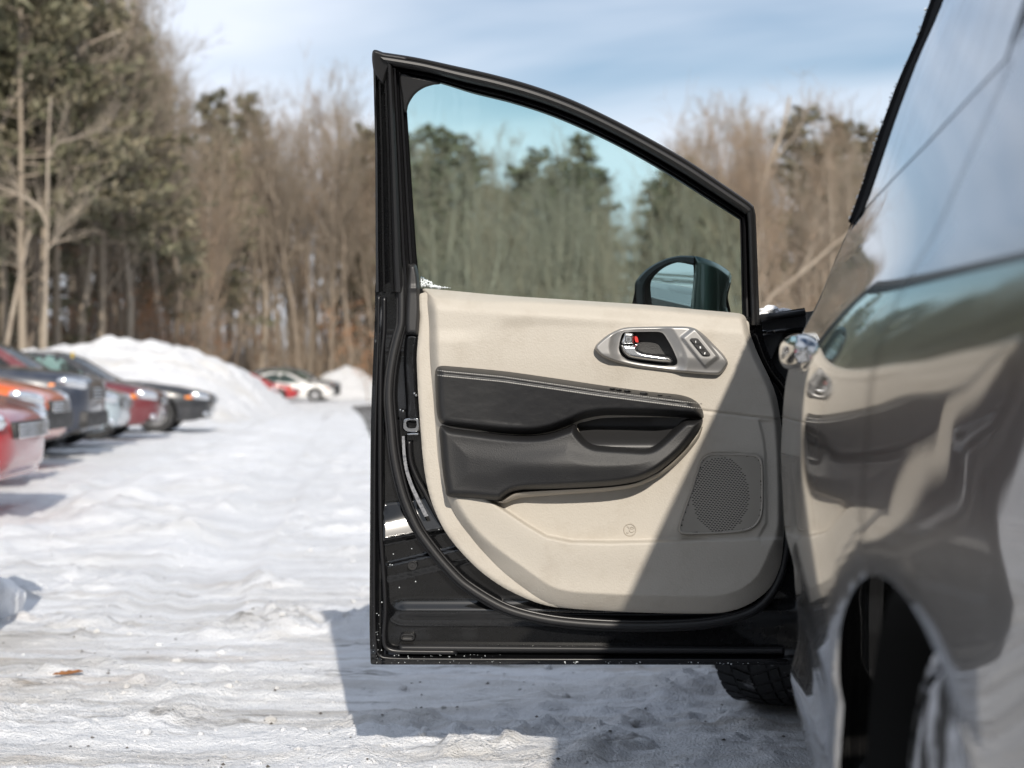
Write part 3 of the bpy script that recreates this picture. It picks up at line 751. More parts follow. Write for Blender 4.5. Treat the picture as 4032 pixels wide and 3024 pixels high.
# ================================================================== the van's body
VW = 2.0                                   # X of the far side is mirrored about X = XM
XM = 1.13
D_B = 2.36
sil = [(3675, 0), (3611, 182), (3538, 346), (3465, 547), (3370, 838), (3330, 930), (3272, 1062), (3222, 1194), (3176, 1276), (3150, 1331), (3118, 1410), (3102, 1470), (3094, 1512), (3086, 1603), (3076, 1785), (3082, 1922), (3091, 2077),
       (3114, 2241), (3141, 2378), (3151, 2460), (3146, 2524), (3121, 2606), (3108, 2660), (3122, 2733), (3160, 2879), (3196, 3024)]
pz, pxx = [], []
for x, y in sil:
    X, Y, _ = C2W((x - CX) / FPX * D_B, D_B, 0)
    pz.append(H_CAM + (CY - y) / FPX * D_B); pxx.append(float(X))
Y_B = float(C2W((3076 - CX) / FPX * D_B, D_B, 0)[1])
pz = [1.735, 1.715, 1.68, 1.62, 1.55] + pz + [0.255, 0.225]; pxx = [0.80, 0.64, 0.54, 0.455, 0.408] + pxx + [0.225, 0.27]
zs = np.linspace(0.225, 1.735, 400); xs_ = np.interp(zs, pz[::-1], pxx[::-1])
ker = np.exp(-np.linspace(-2, 2, 15) ** 2); ker /= ker.sum()
xs_s = np.convolve(np.pad(xs_, 7, mode='edge'), ker, 'valid')
ARCH = ((1.23, 0.37, 0.357), (4.30, 0.37, 0.37))
def side_x(Y, z):
    X = np.interp(z, zs, xs_s)
    Y = np.asarray(Y, float)
    boat = 0.16 * np.clip((0.45 - Y) / 0.6, 0, 1) ** 2.2 + (0.025 - 0.013 * sstep(0.82, 1.0, z)) * np.clip(2.15 - Y, 0, 2) ** 2
    X = X + boat - 0.026 * np.exp(-((Y - 1.60) / 0.42) ** 2) * sstep(0.40, 0.60, z) * (1 - sstep(0.80, 1.08, z))
    X = X + 0.30 * np.clip((Y - 4.3) / 1.0, 0, 1) ** 2
    X = X + 0.02 * sstep(2.5, 3.4, Y)
    for (yc, zc, r) in ARCH:                 # swollen wheel-arch lips
        rr = np.hypot(Y - yc, z - zc)
        g = 1 - sstep(r + 0.015, r + 0.20, rr)
        X = X * (1 - g) + g * np.minimum(X, 0.138 + boat if yc < 2 else 0.165)
        X = X + 0.003 * (1 - sstep(r, r + 0.015, rr))
    # sculpted crease rising towards the rear
    X = X + 0.006 * np.exp(-((z - (0.60 + 0.05 * (2.4 - Y))) / 0.03) ** 2) * sstep(1.6, 1.9, Y)
    return X
mapL = lambda Y, z, w: np.stack([side_x(Y, z) - w, np.asarray(Y, float), np.asarray(z, float)], -1)
mapR = lambda Y, z, w: np.stack([2 * XM - side_x(Y, z) + w, np.asarray(Y, float), np.asarray(z, float)], -1)
def arc(yc, zc, r, a0, a1, n=22):
    return [(yc + r * math.cos(a), zc + r * math.sin(a)) for a in np.linspace(a0, a1, n)]
def V_(o): return keep_world(o)
zf = lambda x, y, d: 0 * x
# rear quarter and sliding door, one outline with the wheel arch cut out
a0 = math.asin((0.25 - 0.37) / 0.357)
def side_outline(top):
    o = [(0.06, 0.42), (0.06, top)] + [(y, top) for y in np.linspace(0.3, 2.2, 6)] + [(Y_B, top), (Y_B, 0.245)]
    o += arc(1.23, 0.37, 0.357, a0, math.pi - a0, 40) + [(0.70, 0.26), (0.3, 0.30)]
    return o
BELT = 1.130
def with_belt(mapf, name, fl):
    o = patch(name, side_outline(1.735), 0.018, zf, MT['van_paint'], van, mapf=mapf, sharp=True, flip=fl, back=None)
    return V_(o)
def rear_side(mapf, flip, nm):
    V_(patch('body_side', side_outline(1.735), 0.016, zf, MT['van_paint'], van, mapf=mapf, sharp=True, flip=flip))
    # windows sit a hair proud of the sheet metal
    YW = 1.33
    V_(patch('quarter_window', [(0.30, 1.185), (0.36, 1.54), (0.80, 1.575), (YW - 0.05, 1.58), (YW - 0.05, 1.16), (0.7, 1.175)], 0.02, lambda x, y, d: 0.0010 + 0 * x, MT['privacy'], van, mapf=mapf, sharp=True, flip=flip))
    V_(patch('sliding_door_window', [(YW, 1.155), (YW, 1.58), (1.6, 1.585), (Y_B - 0.20, 1.585), (Y_B - 0.168, 1.13), (1.7, 1.14)], 0.02, lambda x, y, d: 0.0010 + 0 * x, MT['privacy'], van, mapf=mapf, sharp=True, flip=flip))
    V_(patch('pillar_trim', [(Y_B - 0.16, 1.125), (Y_B - 0.19, 1.60), (Y_B - 0.004, 1.60), (Y_B - 0.004, 1.115)], 0.012, lambda x, y, d: 0.0022 + 0 * x, MT['matte_black'], van, mapf=mapf, sharp=True, flip=flip))
    V_(patch('shut_line', [(1.300, 0.735), (1.300, 1.15), (1.3045, 1.15), (1.3045, 0.735)], 0.004, lambda x, y, d: 0.0012 + 0 * x, MT['rubber_dark'], van, mapf=mapf, sharp=True, flip=flip))
    V_(patch('pillar_trim', [(YW - 0.005, 1.165), (YW - 0.012, 1.59), (YW - 0.045, 1.59), (YW - 0.030, 1.18)], 0.01, lambda x, y, d: 0.0026 + 0 * x, MT['matte_black'], van, mapf=mapf, sharp=True, flip=flip))
rear_side(mapL, False, 'left'); rear_side(mapR, True, 'right')
# shut line between the sliding door and the rear quarter
# folded front edge of the sliding door with its rubber
ez = np.linspace(0.27, 1.60, 70)
e0 = mapL(np.full(70, Y_B), ez, np.zeros(70))
V_(tube('door_edge_rubber', e0 + np.array([0.006, 0.002, 0]), 0.006, MT['rubber'], van, 6))
pz2 = np.linspace(1.125, 1.62, 50)
ps = mapL(np.full(50, Y_B - 0.012), pz2, np.zeros(50)) + np.array([0.004, 0, 0])
V_(tube('pillar_seal', ps, 0.0105, MT['matte_black'], van, 10))
ps2 = mapL(np.full(50, Y_B - 0.045), pz2, np.zeros(50)) + np.array([0.003, 0, 0])
V_(tube('pillar_seal', ps2, 0.0075, MT['matte_black'], van, 10))
fv, ff = [], []
for _ in range(90):
    zq = 1.12 + 0.5 * rnd.random(); q = mapL(np.array([Y_B - 0.005]), np.array([zq]), np.array([0.0]))[0]
    grain((q[0] - 0.008 + rnd.uniform(-0.001, 0.003), q[1] + rnd.uniform(-0.01, 0.01), q[2]), rnd.uniform(0.001, 0.0032))
V_(link('frost_crumbs', mesh('frost_crumbs', fv, ff), MT['frost'], van, False, kind='stuff'))
jv, jf = [], []
for k in range(70):
    jv += [e0[k], e0[k] + np.array([0.05, -0.006, 0]), e0[k] + np.array([0.22, -0.03, 0])]
for k in range(69):
    for j in range(2):
        a = k * 3 + j; jf.append((a, a + 1, a + 4, a + 3))
V_(link('door_jamb', mesh('door_jamb', jv, jf), MT['van_paint'], van))
# front fender, both sides
def fender(mapf, flip, name='front_fender'):
    o = [(3.50, 0.25), (3.50, 1.00), (3.62, 1.035), (4.2, 1.02), (4.9, 0.93), (5.15, 0.80), (5.22, 0.6), (5.2, 0.28), (4.9, 0.25)] + arc(4.30, 0.37, 0.37, a0, math.pi - a0, 40)
    V_(patch(name, o, 0.025, zf, MT['van_paint'], van, mapf=mapf, sharp=True, flip=flip))
fender(mapL, False); fender(mapR, True)
V_(patch('right_front_door', [(Y_B + 0.01, 0.25), (Y_B + 0.01, 1.62), (3.0, 1.60), (3.35, 1.45), (3.49, 1.12), (3.49, 0.25)], 0.03, zf, MT['van_paint'], van, mapf=mapR, sharp=True, flip=True))
V_(patch('right_front_window', [(Y_B + 0.06, 1.13), (Y_B + 0.06, 1.55), (2.95, 1.54), (3.25, 1.42), (3.38, 1.14)], 0.03, lambda x, y, d: 0.004 + 0 * x, MT['privacy'], van, mapf=mapR, sharp=True, flip=True))

def loft(name, rows, mat, parent, closed=False, **tags):
    n = len(rows[0]); V = [p for r in rows for p in r]; F = []
    for j in range(len(rows) - 1):
        for i in range(n - 1):
            F.append((j * n + i, j * n + i + 1, (j + 1) * n + i + 1, (j + 1) * n + i))
    return shell_angle(link(name, mesh(name, V, F), mat, parent, True, **tags), 50)
uu = np.linspace(0, 1, 15)
def across(y, z, xl, crown):
    xr = 2 * XM - xl
    return [(xl + (xr - xl) * t, y, z + crown * (1 - (2 * t - 1) ** 2)) for t in uu]
# roof, windscreen, bonnet, nose, tail
V_(loft('roof', [across(y, z, 0.79, 0.03) for y, z in ((0.06, 1.69), (0.3, 1.735), (1.0, 1.75), (1.8, 1.755), (2.5, 1.74), (2.95, 1.70))], MT['van_paint'], van))
V_(loft('roof_rail', [[(0.455 + 0.34 * t, y, 1.62 + 0.12 * t ** 0.5 - dz) for t in np.linspace(0, 1, 6)] for y, dz in ((Y_B - 0.02, 0.0), (2.6, 0.005), (2.95, 0.04))], MT['van_paint'], van))
V_(loft('roof_rail', [[(2 * XM - 0.455 - 0.34 * t, y, 1.62 + 0.12 * t ** 0.5 - dz) for t in np.linspace(0, 1, 6)] for y, dz in ((Y_B - 0.02, 0.0), (2.6, 0.005), (2.95, 0.04))], MT['van_paint'], van))
V_(loft('windscreen', [across(y, z, xl, 0.02) for y, z, xl in ((2.95, 1.70, 0.62), (3.3, 1.56, 0.55), (3.8, 1.28, 0.45), (4.15, 1.06, 0.36))], MT['privacy'], van))
for s in (0, 1):
    f = (lambda x: x) if s == 0 else (lambda x: 2 * XM - x)
    V_(tube('windscreen_pillar', [(f(0.52), 2.8, 1.675), (f(0.52), 3.05, 1.62), (f(0.50), 3.35, 1.50), (f(0.435), 3.75, 1.27), (f(0.365), 4.05, 1.07)], [0.04, 0.04, 0.035, 0.035, 0.04], MT['plastic_black'], van, 10))
V_(loft('bonnet', [across(y, z, xl, 0.05) for y, z, xl in ((3.60, 1.045, 0.24), (4.1, 1.035, 0.24), (4.6, 0.99, 0.28), (5.0, 0.90, 0.36), (5.2, 0.78, 0.42))], MT['van_paint'], van))
V_(loft('front_bumper', [across(y, z, xl, 0.0) for y, z, xl in ((5.2, 0.78, 0.42), (5.27, 0.62, 0.44), (5.28, 0.42, 0.44), (5.22, 0.25, 0.46))], MT['van_paint'], van))
V_(loft('tailgate', [across(y, z, xl, 0.0) for y, z, xl in ((0.06, 1.70, 0.79), (0.02, 1.60, 0.60), (-0.02, 1.15, 0.45), (-0.05, 0.9, 0.32), (-0.06, 0.45, 0.33), (0.0, 0.28, 0.36))], MT['van_paint'], van))
# side closing strip at the tail corners
for s in (0, 1):
    f = (lambda x: x) if s == 0 else (lambda x: 2 * XM - x)
    rows = []
    for z in np.linspace(0.42, 1.68, 14):
        a = side_x(0.06, z); b = np.interp(z, [0.28, 0.45, 0.9, 1.15, 1.6, 1.7], [0.36, 0.33, 0.32, 0.45, 0.60, 0.79]); yb = np.interp(z, [0.28, 0.45, 0.9, 1.15, 1.6, 1.7], [0.0, -0.06, -0.05, -0.02, 0.02, 0.06])
        rows.append([(f(float(a + (b - a) * t)), float(0.06 + (yb - 0.06) * t), float(z)) for t in (0, 0.5, 1)])
    V_(loft('tail_corner', rows, MT['van_paint'], van))
# sill under the open doorway, floor, hinge pillar
V_(bm_obj('sill', box_bm((0.33, (Y_B + 3.5) / 2, 0.33), (0.20, 3.5 - Y_B, 0.16), 0.02), MT['van_paint'], van))
V_(bm_obj('cabin_floor', box_bm((XM, 2.3, 0.36), (1.3, 3.4, 0.05), 0.01), MT['liner'], van))
V_(bm_obj('hinge_pillar', box_bm((0.345, 3.56, 0.65), (0.19, 0.10, 0.70), 0.02), MT['van_paint'], van))
V_(bm_obj('bulkhead', box_bm((XM + 0.02, 3.70, 0.68), (1.55, 0.05, 0.66), 0.01), MT['liner'], van))
V_(bm_obj('dashboard', box_bm((XM + 0.03, 3.45, 0.88), (1.30, 0.42, 0.26), 0.07, 3), MT['bolster'], van))
for sx in (0.72, 1.54):
    s = V_(bm_obj('seat', box_bm((sx, 2.55, 0.56), (0.52, 0.54, 0.20), 0.07, 3), MT['seat'], van))
    b = box_bm((0, 0, 0), (0.50, 0.16, 0.68), 0.06, 3)
    bmesh.ops.transform(b, matrix=Matrix.Translation((sx, 2.24, 0.95)) @ Matrix.Rotation(R(12), 4, 'X'), verts=b.verts)
    V_(bm_obj('seat_back', b, MT['seat'], van))
    V_(bm_obj('head_restraint', box_bm((sx, 2.15, 1.38), (0.27, 0.10, 0.18), 0.04, 3), MT['seat'], van))
# fender top rear corner, the black edge seen past the hinge: folded flange and cowl
def fl(px, py, d): return GP(px, d, H_CAM + (CY - py) / FPX * d)
cw = [fl(2996, 1236, 3.52), fl(3060, 1230, 3.52), fl(3120, 1219, 3.52), fl(3168, 1212, 3.52), fl(3173, 1230, 3.52), fl(3173, 1300, 3.52), fl(3215, 1320, 3.52), fl(3215, 1900, 3.52), fl(2998, 1900, 3.52)]
cb = bmesh.new()
f0 = [cb.verts.new(p) for p in cw]; f1 = [cb.verts.new(p + Vector((0.0, 0.12, 0))) for p in cw]
cb.faces.new(f0); cb.faces.new(f1[::-1])
for k in range(len(cw)):
    cb.faces.new((f0[k], f1[k], f1[(k + 1) % len(cw)], f0[(k + 1) % len(cw)]))
bmesh.ops.recalc_face_normals(cb, faces=cb.faces)
V_(bm_obj('fender_end', cb, MT['plastic_black'], van, False))
V_(tube('fender_flange', [fl(2990, 1253, 3.50), fl(3070, 1244, 3.50), fl(3170, 1232, 3.50)], 0.008, MT['satin_chrome'] if False else MT['beige_dark'] if False else MT['rubber'], van, 8))
V_(tube('fender_flange', [fl(2998, 1312, 3.50), fl(3070, 1303, 3.50), fl(3172, 1296, 3.50)], 0.006, MT['door_paint'], van, 8))

# outside handle of the sliding door: a chromed bar seen end-on
def handle_pt(Y, px, py):
    d = Y; return np.array(GP(px, Y / ct, H_CAM + (CY - py) / FPX * (Y / ct)))
hv, hf = [], []
ysec = np.array([Y_B - 0.30, Y_B - 0.29, Y_B - 0.26, Y_B - 0.20, Y_B - 0.12, Y_B - 0.06, Y_B - 0.03, Y_B - 0.022])
c0 = handle_pt(Y_B - 0.02, 3104, 1395); hx, hz = c0[0], c0[2]
ns = 24
for y, k in zip(ysec, (0.25, 0.55, 0.8, 0.95, 1.0, 1.0, 0.95, 0.80)):
    for i in range(ns):
        a = 2 * math.pi * i / ns
        ex = 0.0195 * k * math.copysign(abs(math.cos(a)) ** 0.85, math.cos(a)); ez_ = 0.0255 * k * math.copysign(abs(math.sin(a)) ** 0.85, math.sin(a))
        hv.append((hx + ex + 0.010 * (1 - k), y, hz + ez_))
m = len(ysec)
for j in range(m - 1):
    for i in range(ns):
        hf.append((j * ns + i, j * ns + (i + 1) % ns, (j + 1) * ns + (i + 1) % ns, (j + 1) * ns + i))
hf.append(tuple(range(ns))[::-1])
ring2 = len(hv)
for k2, dy in ((0.62, 0.0), (0.56, -0.02), (0.3, -0.022)):
    for i in range(ns):
        a = 2 * math.pi * i / ns
        hv.append((hx + 0.0195 * k2 * math.cos(a), ysec[-1] + 0.001 + dy, hz - 0.006 + 0.0255 * k2 * math.sin(a)))
prev = (m - 1) * ns
for j in range(3):
    cur = ring2 + j * ns
    for i in range(ns):
        hf.append((prev + i, prev + (i + 1) % ns, cur + (i + 1) % ns, cur + i))
    prev = cur
hf.append(tuple(prev + i for i in range(ns)))
V_(shell_angle(link('sliding_door_handle', mesh('sliding_door_handle', hv, hf), MT['chrome'], van), 40))
for yy in (Y_B - 0.06, Y_B - 0.24):
    V_(tube('handle_post', [(hx, yy, hz), (hx + 0.05, yy, hz)], 0.012, MT['chrome'], van, 10))

# wheels: tyre with tread blocks, rim with spokes
def wheel(name, c, steer, parent, rad=0.335, wid=0.225, kx=-1, mt_=None):
    mt_ = mt_ or MT['tyre']
    e = []
    prof = [(0.62, -0.5), (0.80, -0.5), (0.93, -0.47), (0.985, -0.38), (0.99, 0), (0.985, 0.38), (0.93, 0.47), (0.80, 0.5), (0.62, 0.5)]
    V, F = [], []; n = 56
    for r, a in prof:
        for k in range(n):
            th = 2 * math.pi * k / n; V.append((a * wid, rad * r * math.cos(th), rad * r * math.sin(th)))
    for j in range(len(prof) - 1):
        for k in range(n): F.append((j * n + k, j * n + (k + 1) % n, (j + 1) * n + (k + 1) % n, (j + 1) * n + k))
    mt = Matrix.Translation(c) @ Matrix.Rotation(steer, 4, 'Z')
    def add(nm, me, mat, par, sm=True):
        o = link(nm, me, mat, None, sm); o.matrix_world = mt; o.parent = par
        o.matrix_parent_inverse = par.matrix_world.inverted(); return shell_angle(o, 40)
    ty = add('tyre', mesh('tyre', V, F), mt_, parent)
    bpy.context.view_layer.update()
    V, F = [], []
    for row, (a, b, sk) in enumerate(((-0.47, -0.28, 0.5), (-0.25, -0.06, 0.9), (-0.03, 0.16, -0.9), (0.19, 0.30, -0.6), (0.33, 0.48, -0.3))):
        nb = 44
        for k in range(nb):
            t0 = 2 * math.pi * (k + 0.5 * (row % 2)) / nb; t1 = t0 + 2 * math.pi / nb * 0.72
            sh = sk * 2 * math.pi / nb * 0.5; bI = len(V)
            for r in (0.965, 1.004 if row not in (0, 4) else 0.996):
                for aa, s2 in ((a, 0), (b, sh)):
                    for th in (t0, t1):
                        V.append((aa * wid, rad * r * math.cos(th + s2), rad * r * math.sin(th + s2)))
            for q in ((4, 5, 7, 6), (0, 1, 5, 4), (2, 6, 7, 3), (0, 4, 6, 2), (1, 3, 7, 5)): F.append(tuple(bI + i for i in q))
    o = link('tread_blocks', mesh('tread_blocks', V, F), mt_, None, False, kind='stuff')
    o.matrix_world = mt; o.parent = ty; o.matrix_parent_inverse = ty.matrix_world.inverted()
    bm = bmesh.new()
    bmesh.ops.create_cone(bm, cap_ends=True, segments=40, radius1=rad * 0.63, radius2=rad * 0.63, depth=wid * 0.7, matrix=Matrix.Rotation(R(90), 4, 'Y'))
    for k in range(5):
        th = 2 * math.pi * k / 5
        b2 = box_bm((0, 0, 0), (0.03, rad * 0.6, 0.06), 0.008)
        bmesh.ops.transform(b2, matrix=Matrix.Rotation(th, 4, 'X') @ Matrix.Translation((kx * wid * 0.38, rad * 0.31, 0)), verts=b2.verts)
        tmp = bpy.data.meshes.new('t'); b2.to_mesh(tmp); b2.free(); bm.from_mesh(tmp); bpy.data.meshes.remove(tmp)
    me = bpy.data.meshes.new('rim'); bm.to_mesh(me); bm.free()
    r = link('rim', me, MT['rim'], None, False); r.matrix_world = mt; r.parent = ty; r.matrix_parent_inverse = ty.matrix_world.inverted()
    return ty
wheel('wheel', (0.315, 1.23, 0.335), 0, van, mt_=MT['tyre_snowy'])
wheel('wheel', (2 * XM - 0.315, 1.23, 0.335), 0, van, kx=1)
wheel('wheel', (0.255, 4.27, 0.335), R(-20), van)
wheel('wheel', (2 * XM - 0.285, 4.27, 0.335), R(-20), van, kx=1)
# dark arch liners
for yc in (1.23, 4.30):
    rows = []
    for xx in (0.175, 0.30, 0.48):
        rows.append([(xx, yc + 0.354 * math.cos(a), 0.37 + 0.354 * math.sin(a)) for a in np.linspace(math.pi + 0.4, -0.4, 26)])
    rows.append([(0.48, yc + 0.01 * math.cos(a), 0.36 + 0.01 * math.sin(a)) for a in np.linspace(math.pi + 0.4, -0.4, 26)])
    V_(loft('arch_liner', rows, MT['liner'], van))

# ---- lumps of snow on the van (each its own clod)
MT['snow'] = M('snow_clod', (0.84, 0.85, 0.87), 0.7, spec=0.2, bump=(60, 0.6, 0.006))
def clod(name, c, s, seed, amp=0.45, sub=3, **tags):
    bm = bmesh.new(); bmesh.ops.create_icosphere(bm, subdivisions=sub, radius=1)
    co = np.array([v.co[:] for v in bm.verts])
    f = 1 + amp * fbm(co[:, 0] * 1.4 + seed, co[:, 1] * 1.4, co[:, 2] * 1.4, 4)
    for v, k in zip(bm.verts, f):
        z = v.co.z * k
        v.co = Vector((v.co.x * k * s[0], v.co.y * k * s[1], (z if z > -0.35 else -0.35) * s[2]))
    me = bpy.data.meshes.new(name); bm.to_mesh(me); bm.free()
    o = link(name, me, MT['snow'], None, True, **tags); o.location = c
    return o
p = fl(3048, 1226, 3.60)
clod('snow_clod', p + Vector((0, 0.06, -0.004)), (0.046, 0.05, 0.017), 3.1, 0.9, 4, label='ragged white snow lying on the fender top beside the door hinge', cat='snow')
p = handle_pt(Y_B - 0.05, 3128, 1336)
clod('snow_clod', Vector(p) + Vector((0.006, 0, 0.000)), (0.008, 0.022, 0.005), 9.4, 0.8, 4, label='small crust of snow on the chrome sliding door handle', cat='snow')
clod('snow_clod', (0.245, 1.27, 0.660), (0.035, 0.07, 0.018), 5.2, 0.7, 4, label='snow packed on top of the rear tyre inside the wheel arch', cat='snow')
# ================================================================== ground
def graded(lo, hi, c, s0, k):
    a = [c]
    while a[-1] < hi: a.append(a[-1] + s0 + k * max(0.0, a[-1] - c))
    b = [c]
    while b[-1] > lo: b.append(b[-1] - s0 - 3 * k * max(0.0, c - b[-1]))
    return np.array(sorted(set(b + a)))
def xlines():
    a = [0.2]; 
    while a[-1] < 400: a.append(a[-1] + 0.017 + 0.03 * max(0.0, a[-1] - 0.8))
    b = [0.2]
    while b[-1] > -400: b.append(b[-1] - 0.017 - 0.011 * max(0.0, -b[-1] - 1.6))
    return np.array(sorted(set(a + b)))
def gh(X, Y):
    """height of the trodden snow"""
    X = np.asarray(X, float); Y = np.asarray(Y, float)
    xc = X * ct + Y * st; d = -X * st + Y * ct
    far = 1 / (1 + (np.maximum(d, 0) / 22.0) ** 2)
    h = 0.016 * fbm(xc / 1.5, d / 1.1, 0.3, 3)
    # broken clumps of frozen snow between flattened parts
    m1 = sstep(-0.22, 0.22, fbm(xc / 1.7 + 9, d / 0.9, 8.8, 3))
    cl = fbm(xc / 0.34, d / 0.34, 1.7, 5, gain=0.65)
    h = h + 0.095 * np.clip(cl - 0.06, 0, 0.6) * m1 / (1 + (np.maximum(d, 0) / 40.0) ** 2)
    h = h + 0.016 * fbm(xc / 0.16, d / 0.09, 4.2, 4, gain=0.6) * far
    ridge = 1 - np.abs(fbm(xc / 0.12 + 5, d / 0.08, 4.2, 3)) * 2.2
    h = h + 0.010 * np.clip(ridge, -1, 1) * m1 * far
    # tyre ruts running across, flattened and glazed
    for a, b, wd in ((5.15, 0.10, 0.16), (4.25, -0.05, 0.14), (7.6, 0.22, 0.18)):
        t = d - (a + b * (xc + 1.5))
        g = np.exp(-(t / wd) ** 2); h = h * (1 - 0.55 * g) - 0.012 * g
    # ploughed crumbs in front of the parked cars and the bank foot
    nose = xc + 3.0 + 0.104 * d
    
    # pairs of tyre tracks running up the lane
    for c0, bend in ((-0.75, 0.0), (-2.15, 0.0), (0.9, 0.03), (-0.6, 0.03)):
        t = xc - (c0 - 0.104 * d + bend * 0.05 * (d - 6) ** 2 + 0.10 * pnoise(d / 3.0, c0 * 3, 5.0))
        g = np.exp(-(t / 0.13) ** 4); e = np.exp(-((np.abs(t) - 0.19) / 0.05) ** 2)
        on = sstep(5.0, 6.5, d) * (1 - sstep(40, 60, d))
        h = h * (1 - 0.6 * g * on) + (-0.030 * g + 0.012 * e * (1 + pnoise(d / 0.22, xc / 0.2, 1.0))) * on
    h = h + (0.02 + 0.12 * fbm(xc / 0.7, d / 0.7, 2.0, 3)) * np.exp(-((nose - 1.5) / 0.7) ** 2) * sstep(6.2, 8.0, d) * (1 - sstep(30, 40, d))
    h = h + 0.03 * fbm(xc / 3.0, d / 2.2, 6.0, 5, gain=0.65) * sstep(6, 16, d)
    # keep it level below the van
    van_f = sstep(0.0, 0.35, X) * (1 - sstep(6.5, 7.5, Y))
    h = h * (1 - 0.75 * van_f)
    return np.clip(h, -0.05, 0.5)
gx = xlines(); gy = graded(-40, 420, 3.3, 0.013, 0.0085)
GX, GY = np.meshgrid(gx, gy); GZ = gh(GX, GY)
nx, ny = len(gx), len(gy)
me = bpy.data.meshes.new('ground')
me.vertices.add(nx * ny); me.vertices.foreach_set('co', np.stack([GX, GY, GZ], -1).ravel())
ii, jj = np.meshgrid(np.arange(nx - 1), np.arange(ny - 1)); a = (jj * nx + ii).ravel()
q = np.stack([a, a + 1, a + nx + 1, a + nx], -1)
me.loops.add(q.size); me.loops.foreach_set('vertex_index', q.ravel().astype(np.int32))
me.polygons.add(len(q)); me.polygons.foreach_set('loop_start', (np.arange(len(q)) * 4).astype(np.int32))
me.update(calc_edges=True); me.validate()
def snow_mat(name, near=True):
    m = bpy.data.materials.new(name); m.use_nodes = True
    t = m.node_tree; p = t.nodes['Principled BSDF']; N = t.nodes.new; Lk = t.links.new
    p.inputs['Roughness'].default_value = 0.62; p.inputs['Specular IOR Level'].default_value = 0.25
    c = N('ShaderNodeTexCoord')
    mp_ = N('ShaderNodeMapping'); mp_.inputs['Rotation'].default_value = (0, 0, -math.atan(TH)); Lk(c.outputs['Object'], mp_.inputs[0])
    def noise(sc, det, rough=0.55, stretch=(1, 1, 1), dist=0.0):
        mm = N('ShaderNodeMapping'); mm.inputs['Scale'].default_value = stretch; Lk(mp_.outputs[0], mm.inputs[0])
        n = N('ShaderNodeTexNoise'); n.inputs['Scale'].default_value = sc; n.inputs['Detail'].default_value = det
        n.inputs['Roughness'].default_value = rough; n.inputs['Distortion'].default_value = dist; Lk(mm.outputs[0], n.inputs['Vector']); return n.outputs['Fac']
    def ramp(v, a, b, lo=0.0, hi=1.0):
        r = N('ShaderNodeMapRange'); r.inputs[1].default_value = a; r.inputs[2].default_value = b
        r.inputs[3].default_value = lo; r.inputs[4].default_value = hi; Lk(v, r.inputs[0]); return r.outputs[0]
    def mix(f, A, B):
        x = N('ShaderNodeMix'); x.data_type = 'RGBA'
        if isinstance(f, float): x.inputs[0].default_value = f
        else: Lk(f, x.inputs[0])
        for k, v in ((6, A), (7, B)):
            if isinstance(v, tuple): x.inputs[k].default_value = (*v, 1)
            else: Lk(v, x.inputs[k])
        return x.outputs[2]
    col = mix(ramp(noise(0.9, 5), 0.35, 0.7), (0.87, 0.885, 0.915), (0.81, 0.82, 0.835))
    if near:
        col = mix(ramp(noise(1.0, 6, 0.6, (0.55, 1.9, 1), 0.4), 0.46, 0.64, 0.0, 0.6), col, (0.72, 0.735, 0.765))
        col = mix(ramp(noise(1.3, 8, 0.68, (0.75, 2.2, 1), 0.6), 0.52, 0.70, 0.0, 0.55), col, (0.58, 0.56, 0.53))
        # grit and bare pavement showing through
        sepn = N('ShaderNodeSeparateXYZ'); Lk(mp_.outputs[0], sepn.inputs[0])
        nearf = ramp(sepn.outputs['Y'], 5.2, 8.5, 1.0, 0.12)
        dm = N('ShaderNodeMath'); dm.operation = 'MULTIPLY'; Lk(ramp(noise(1.6, 8, 0.66, (0.4, 3.2, 1), 0.5), 0.48, 0.66, 0.0, 0.75), dm.inputs[0]); Lk(nearf, dm.inputs[1])
        col = mix(dm.outputs[0], col, (0.46, 0.435, 0.40))
        g = ramp(noise(2.6, 9, 0.72, (0.55, 2.6, 1), 0.8), 0.57, 0.68, 0.0, 0.85)
        mu = N('ShaderNodeMath'); mu.operation = 'MULTIPLY'; Lk(g, mu.inputs[0]); Lk(nearf, mu.inputs[1])
        col = mix(mu.outputs[0], col, (0.16, 0.145, 0.13))
        b2 = ramp(noise(1.7, 6, 0.6, (0.6, 1.6, 1.0)), 0.58, 0.72, 0.0, 0.5)
        mu2 = N('ShaderNodeMath'); mu2.operation = 'MULTIPLY'; Lk(b2, mu2.inputs[0]); Lk(nearf, mu2.inputs[1])
        col = mix(mu2.outputs[0], col, (0.50, 0.40, 0.30))
    else:
        col = mix(0.85, (0.66, 0.665, 0.68), (0.75, 0.755, 0.77))
        col = mix(ramp(noise(0.55, 6), 0.52, 0.72, 0.0, 0.6), col, (0.68, 0.64, 0.57))
    Lk(col, p.inputs['Base Color'])
    h0 = N('ShaderNodeMath'); h0.operation = 'MULTIPLY'; h0.inputs[1].default_value = 3.0; Lk(noise(7 if near else 1.6, 6, 0.62), h0.inputs[0])
    h1 = N('ShaderNodeMath'); h1.operation = 'ADD'; Lk(h0.outputs[0], h1.inputs[0])
    h = N('ShaderNodeMath'); h.operation = 'ADD'; Lk(h.outputs[0], h1.inputs[1]); Lk(noise(26 if near else 5, 6, 0.65, (0.6, 1.3, 1)), h.inputs[0]); Lk(noise(150 if near else 14, 3, 0.6), h.inputs[1])
    b = N('ShaderNodeBump'); b.inputs['Strength'].default_value = 0.8 if near else 0.6; b.inputs['Distance'].default_value = 0.016 if near else 0.12
    Lk(h1.outputs[0], b.inputs['Height']); Lk(b.outputs[0], p.inputs['Normal'])
    return m
MT['snow_ground'] = snow_mat('packed_snow'); MT['snow_bank'] = snow_mat('ploughed_snow', False)
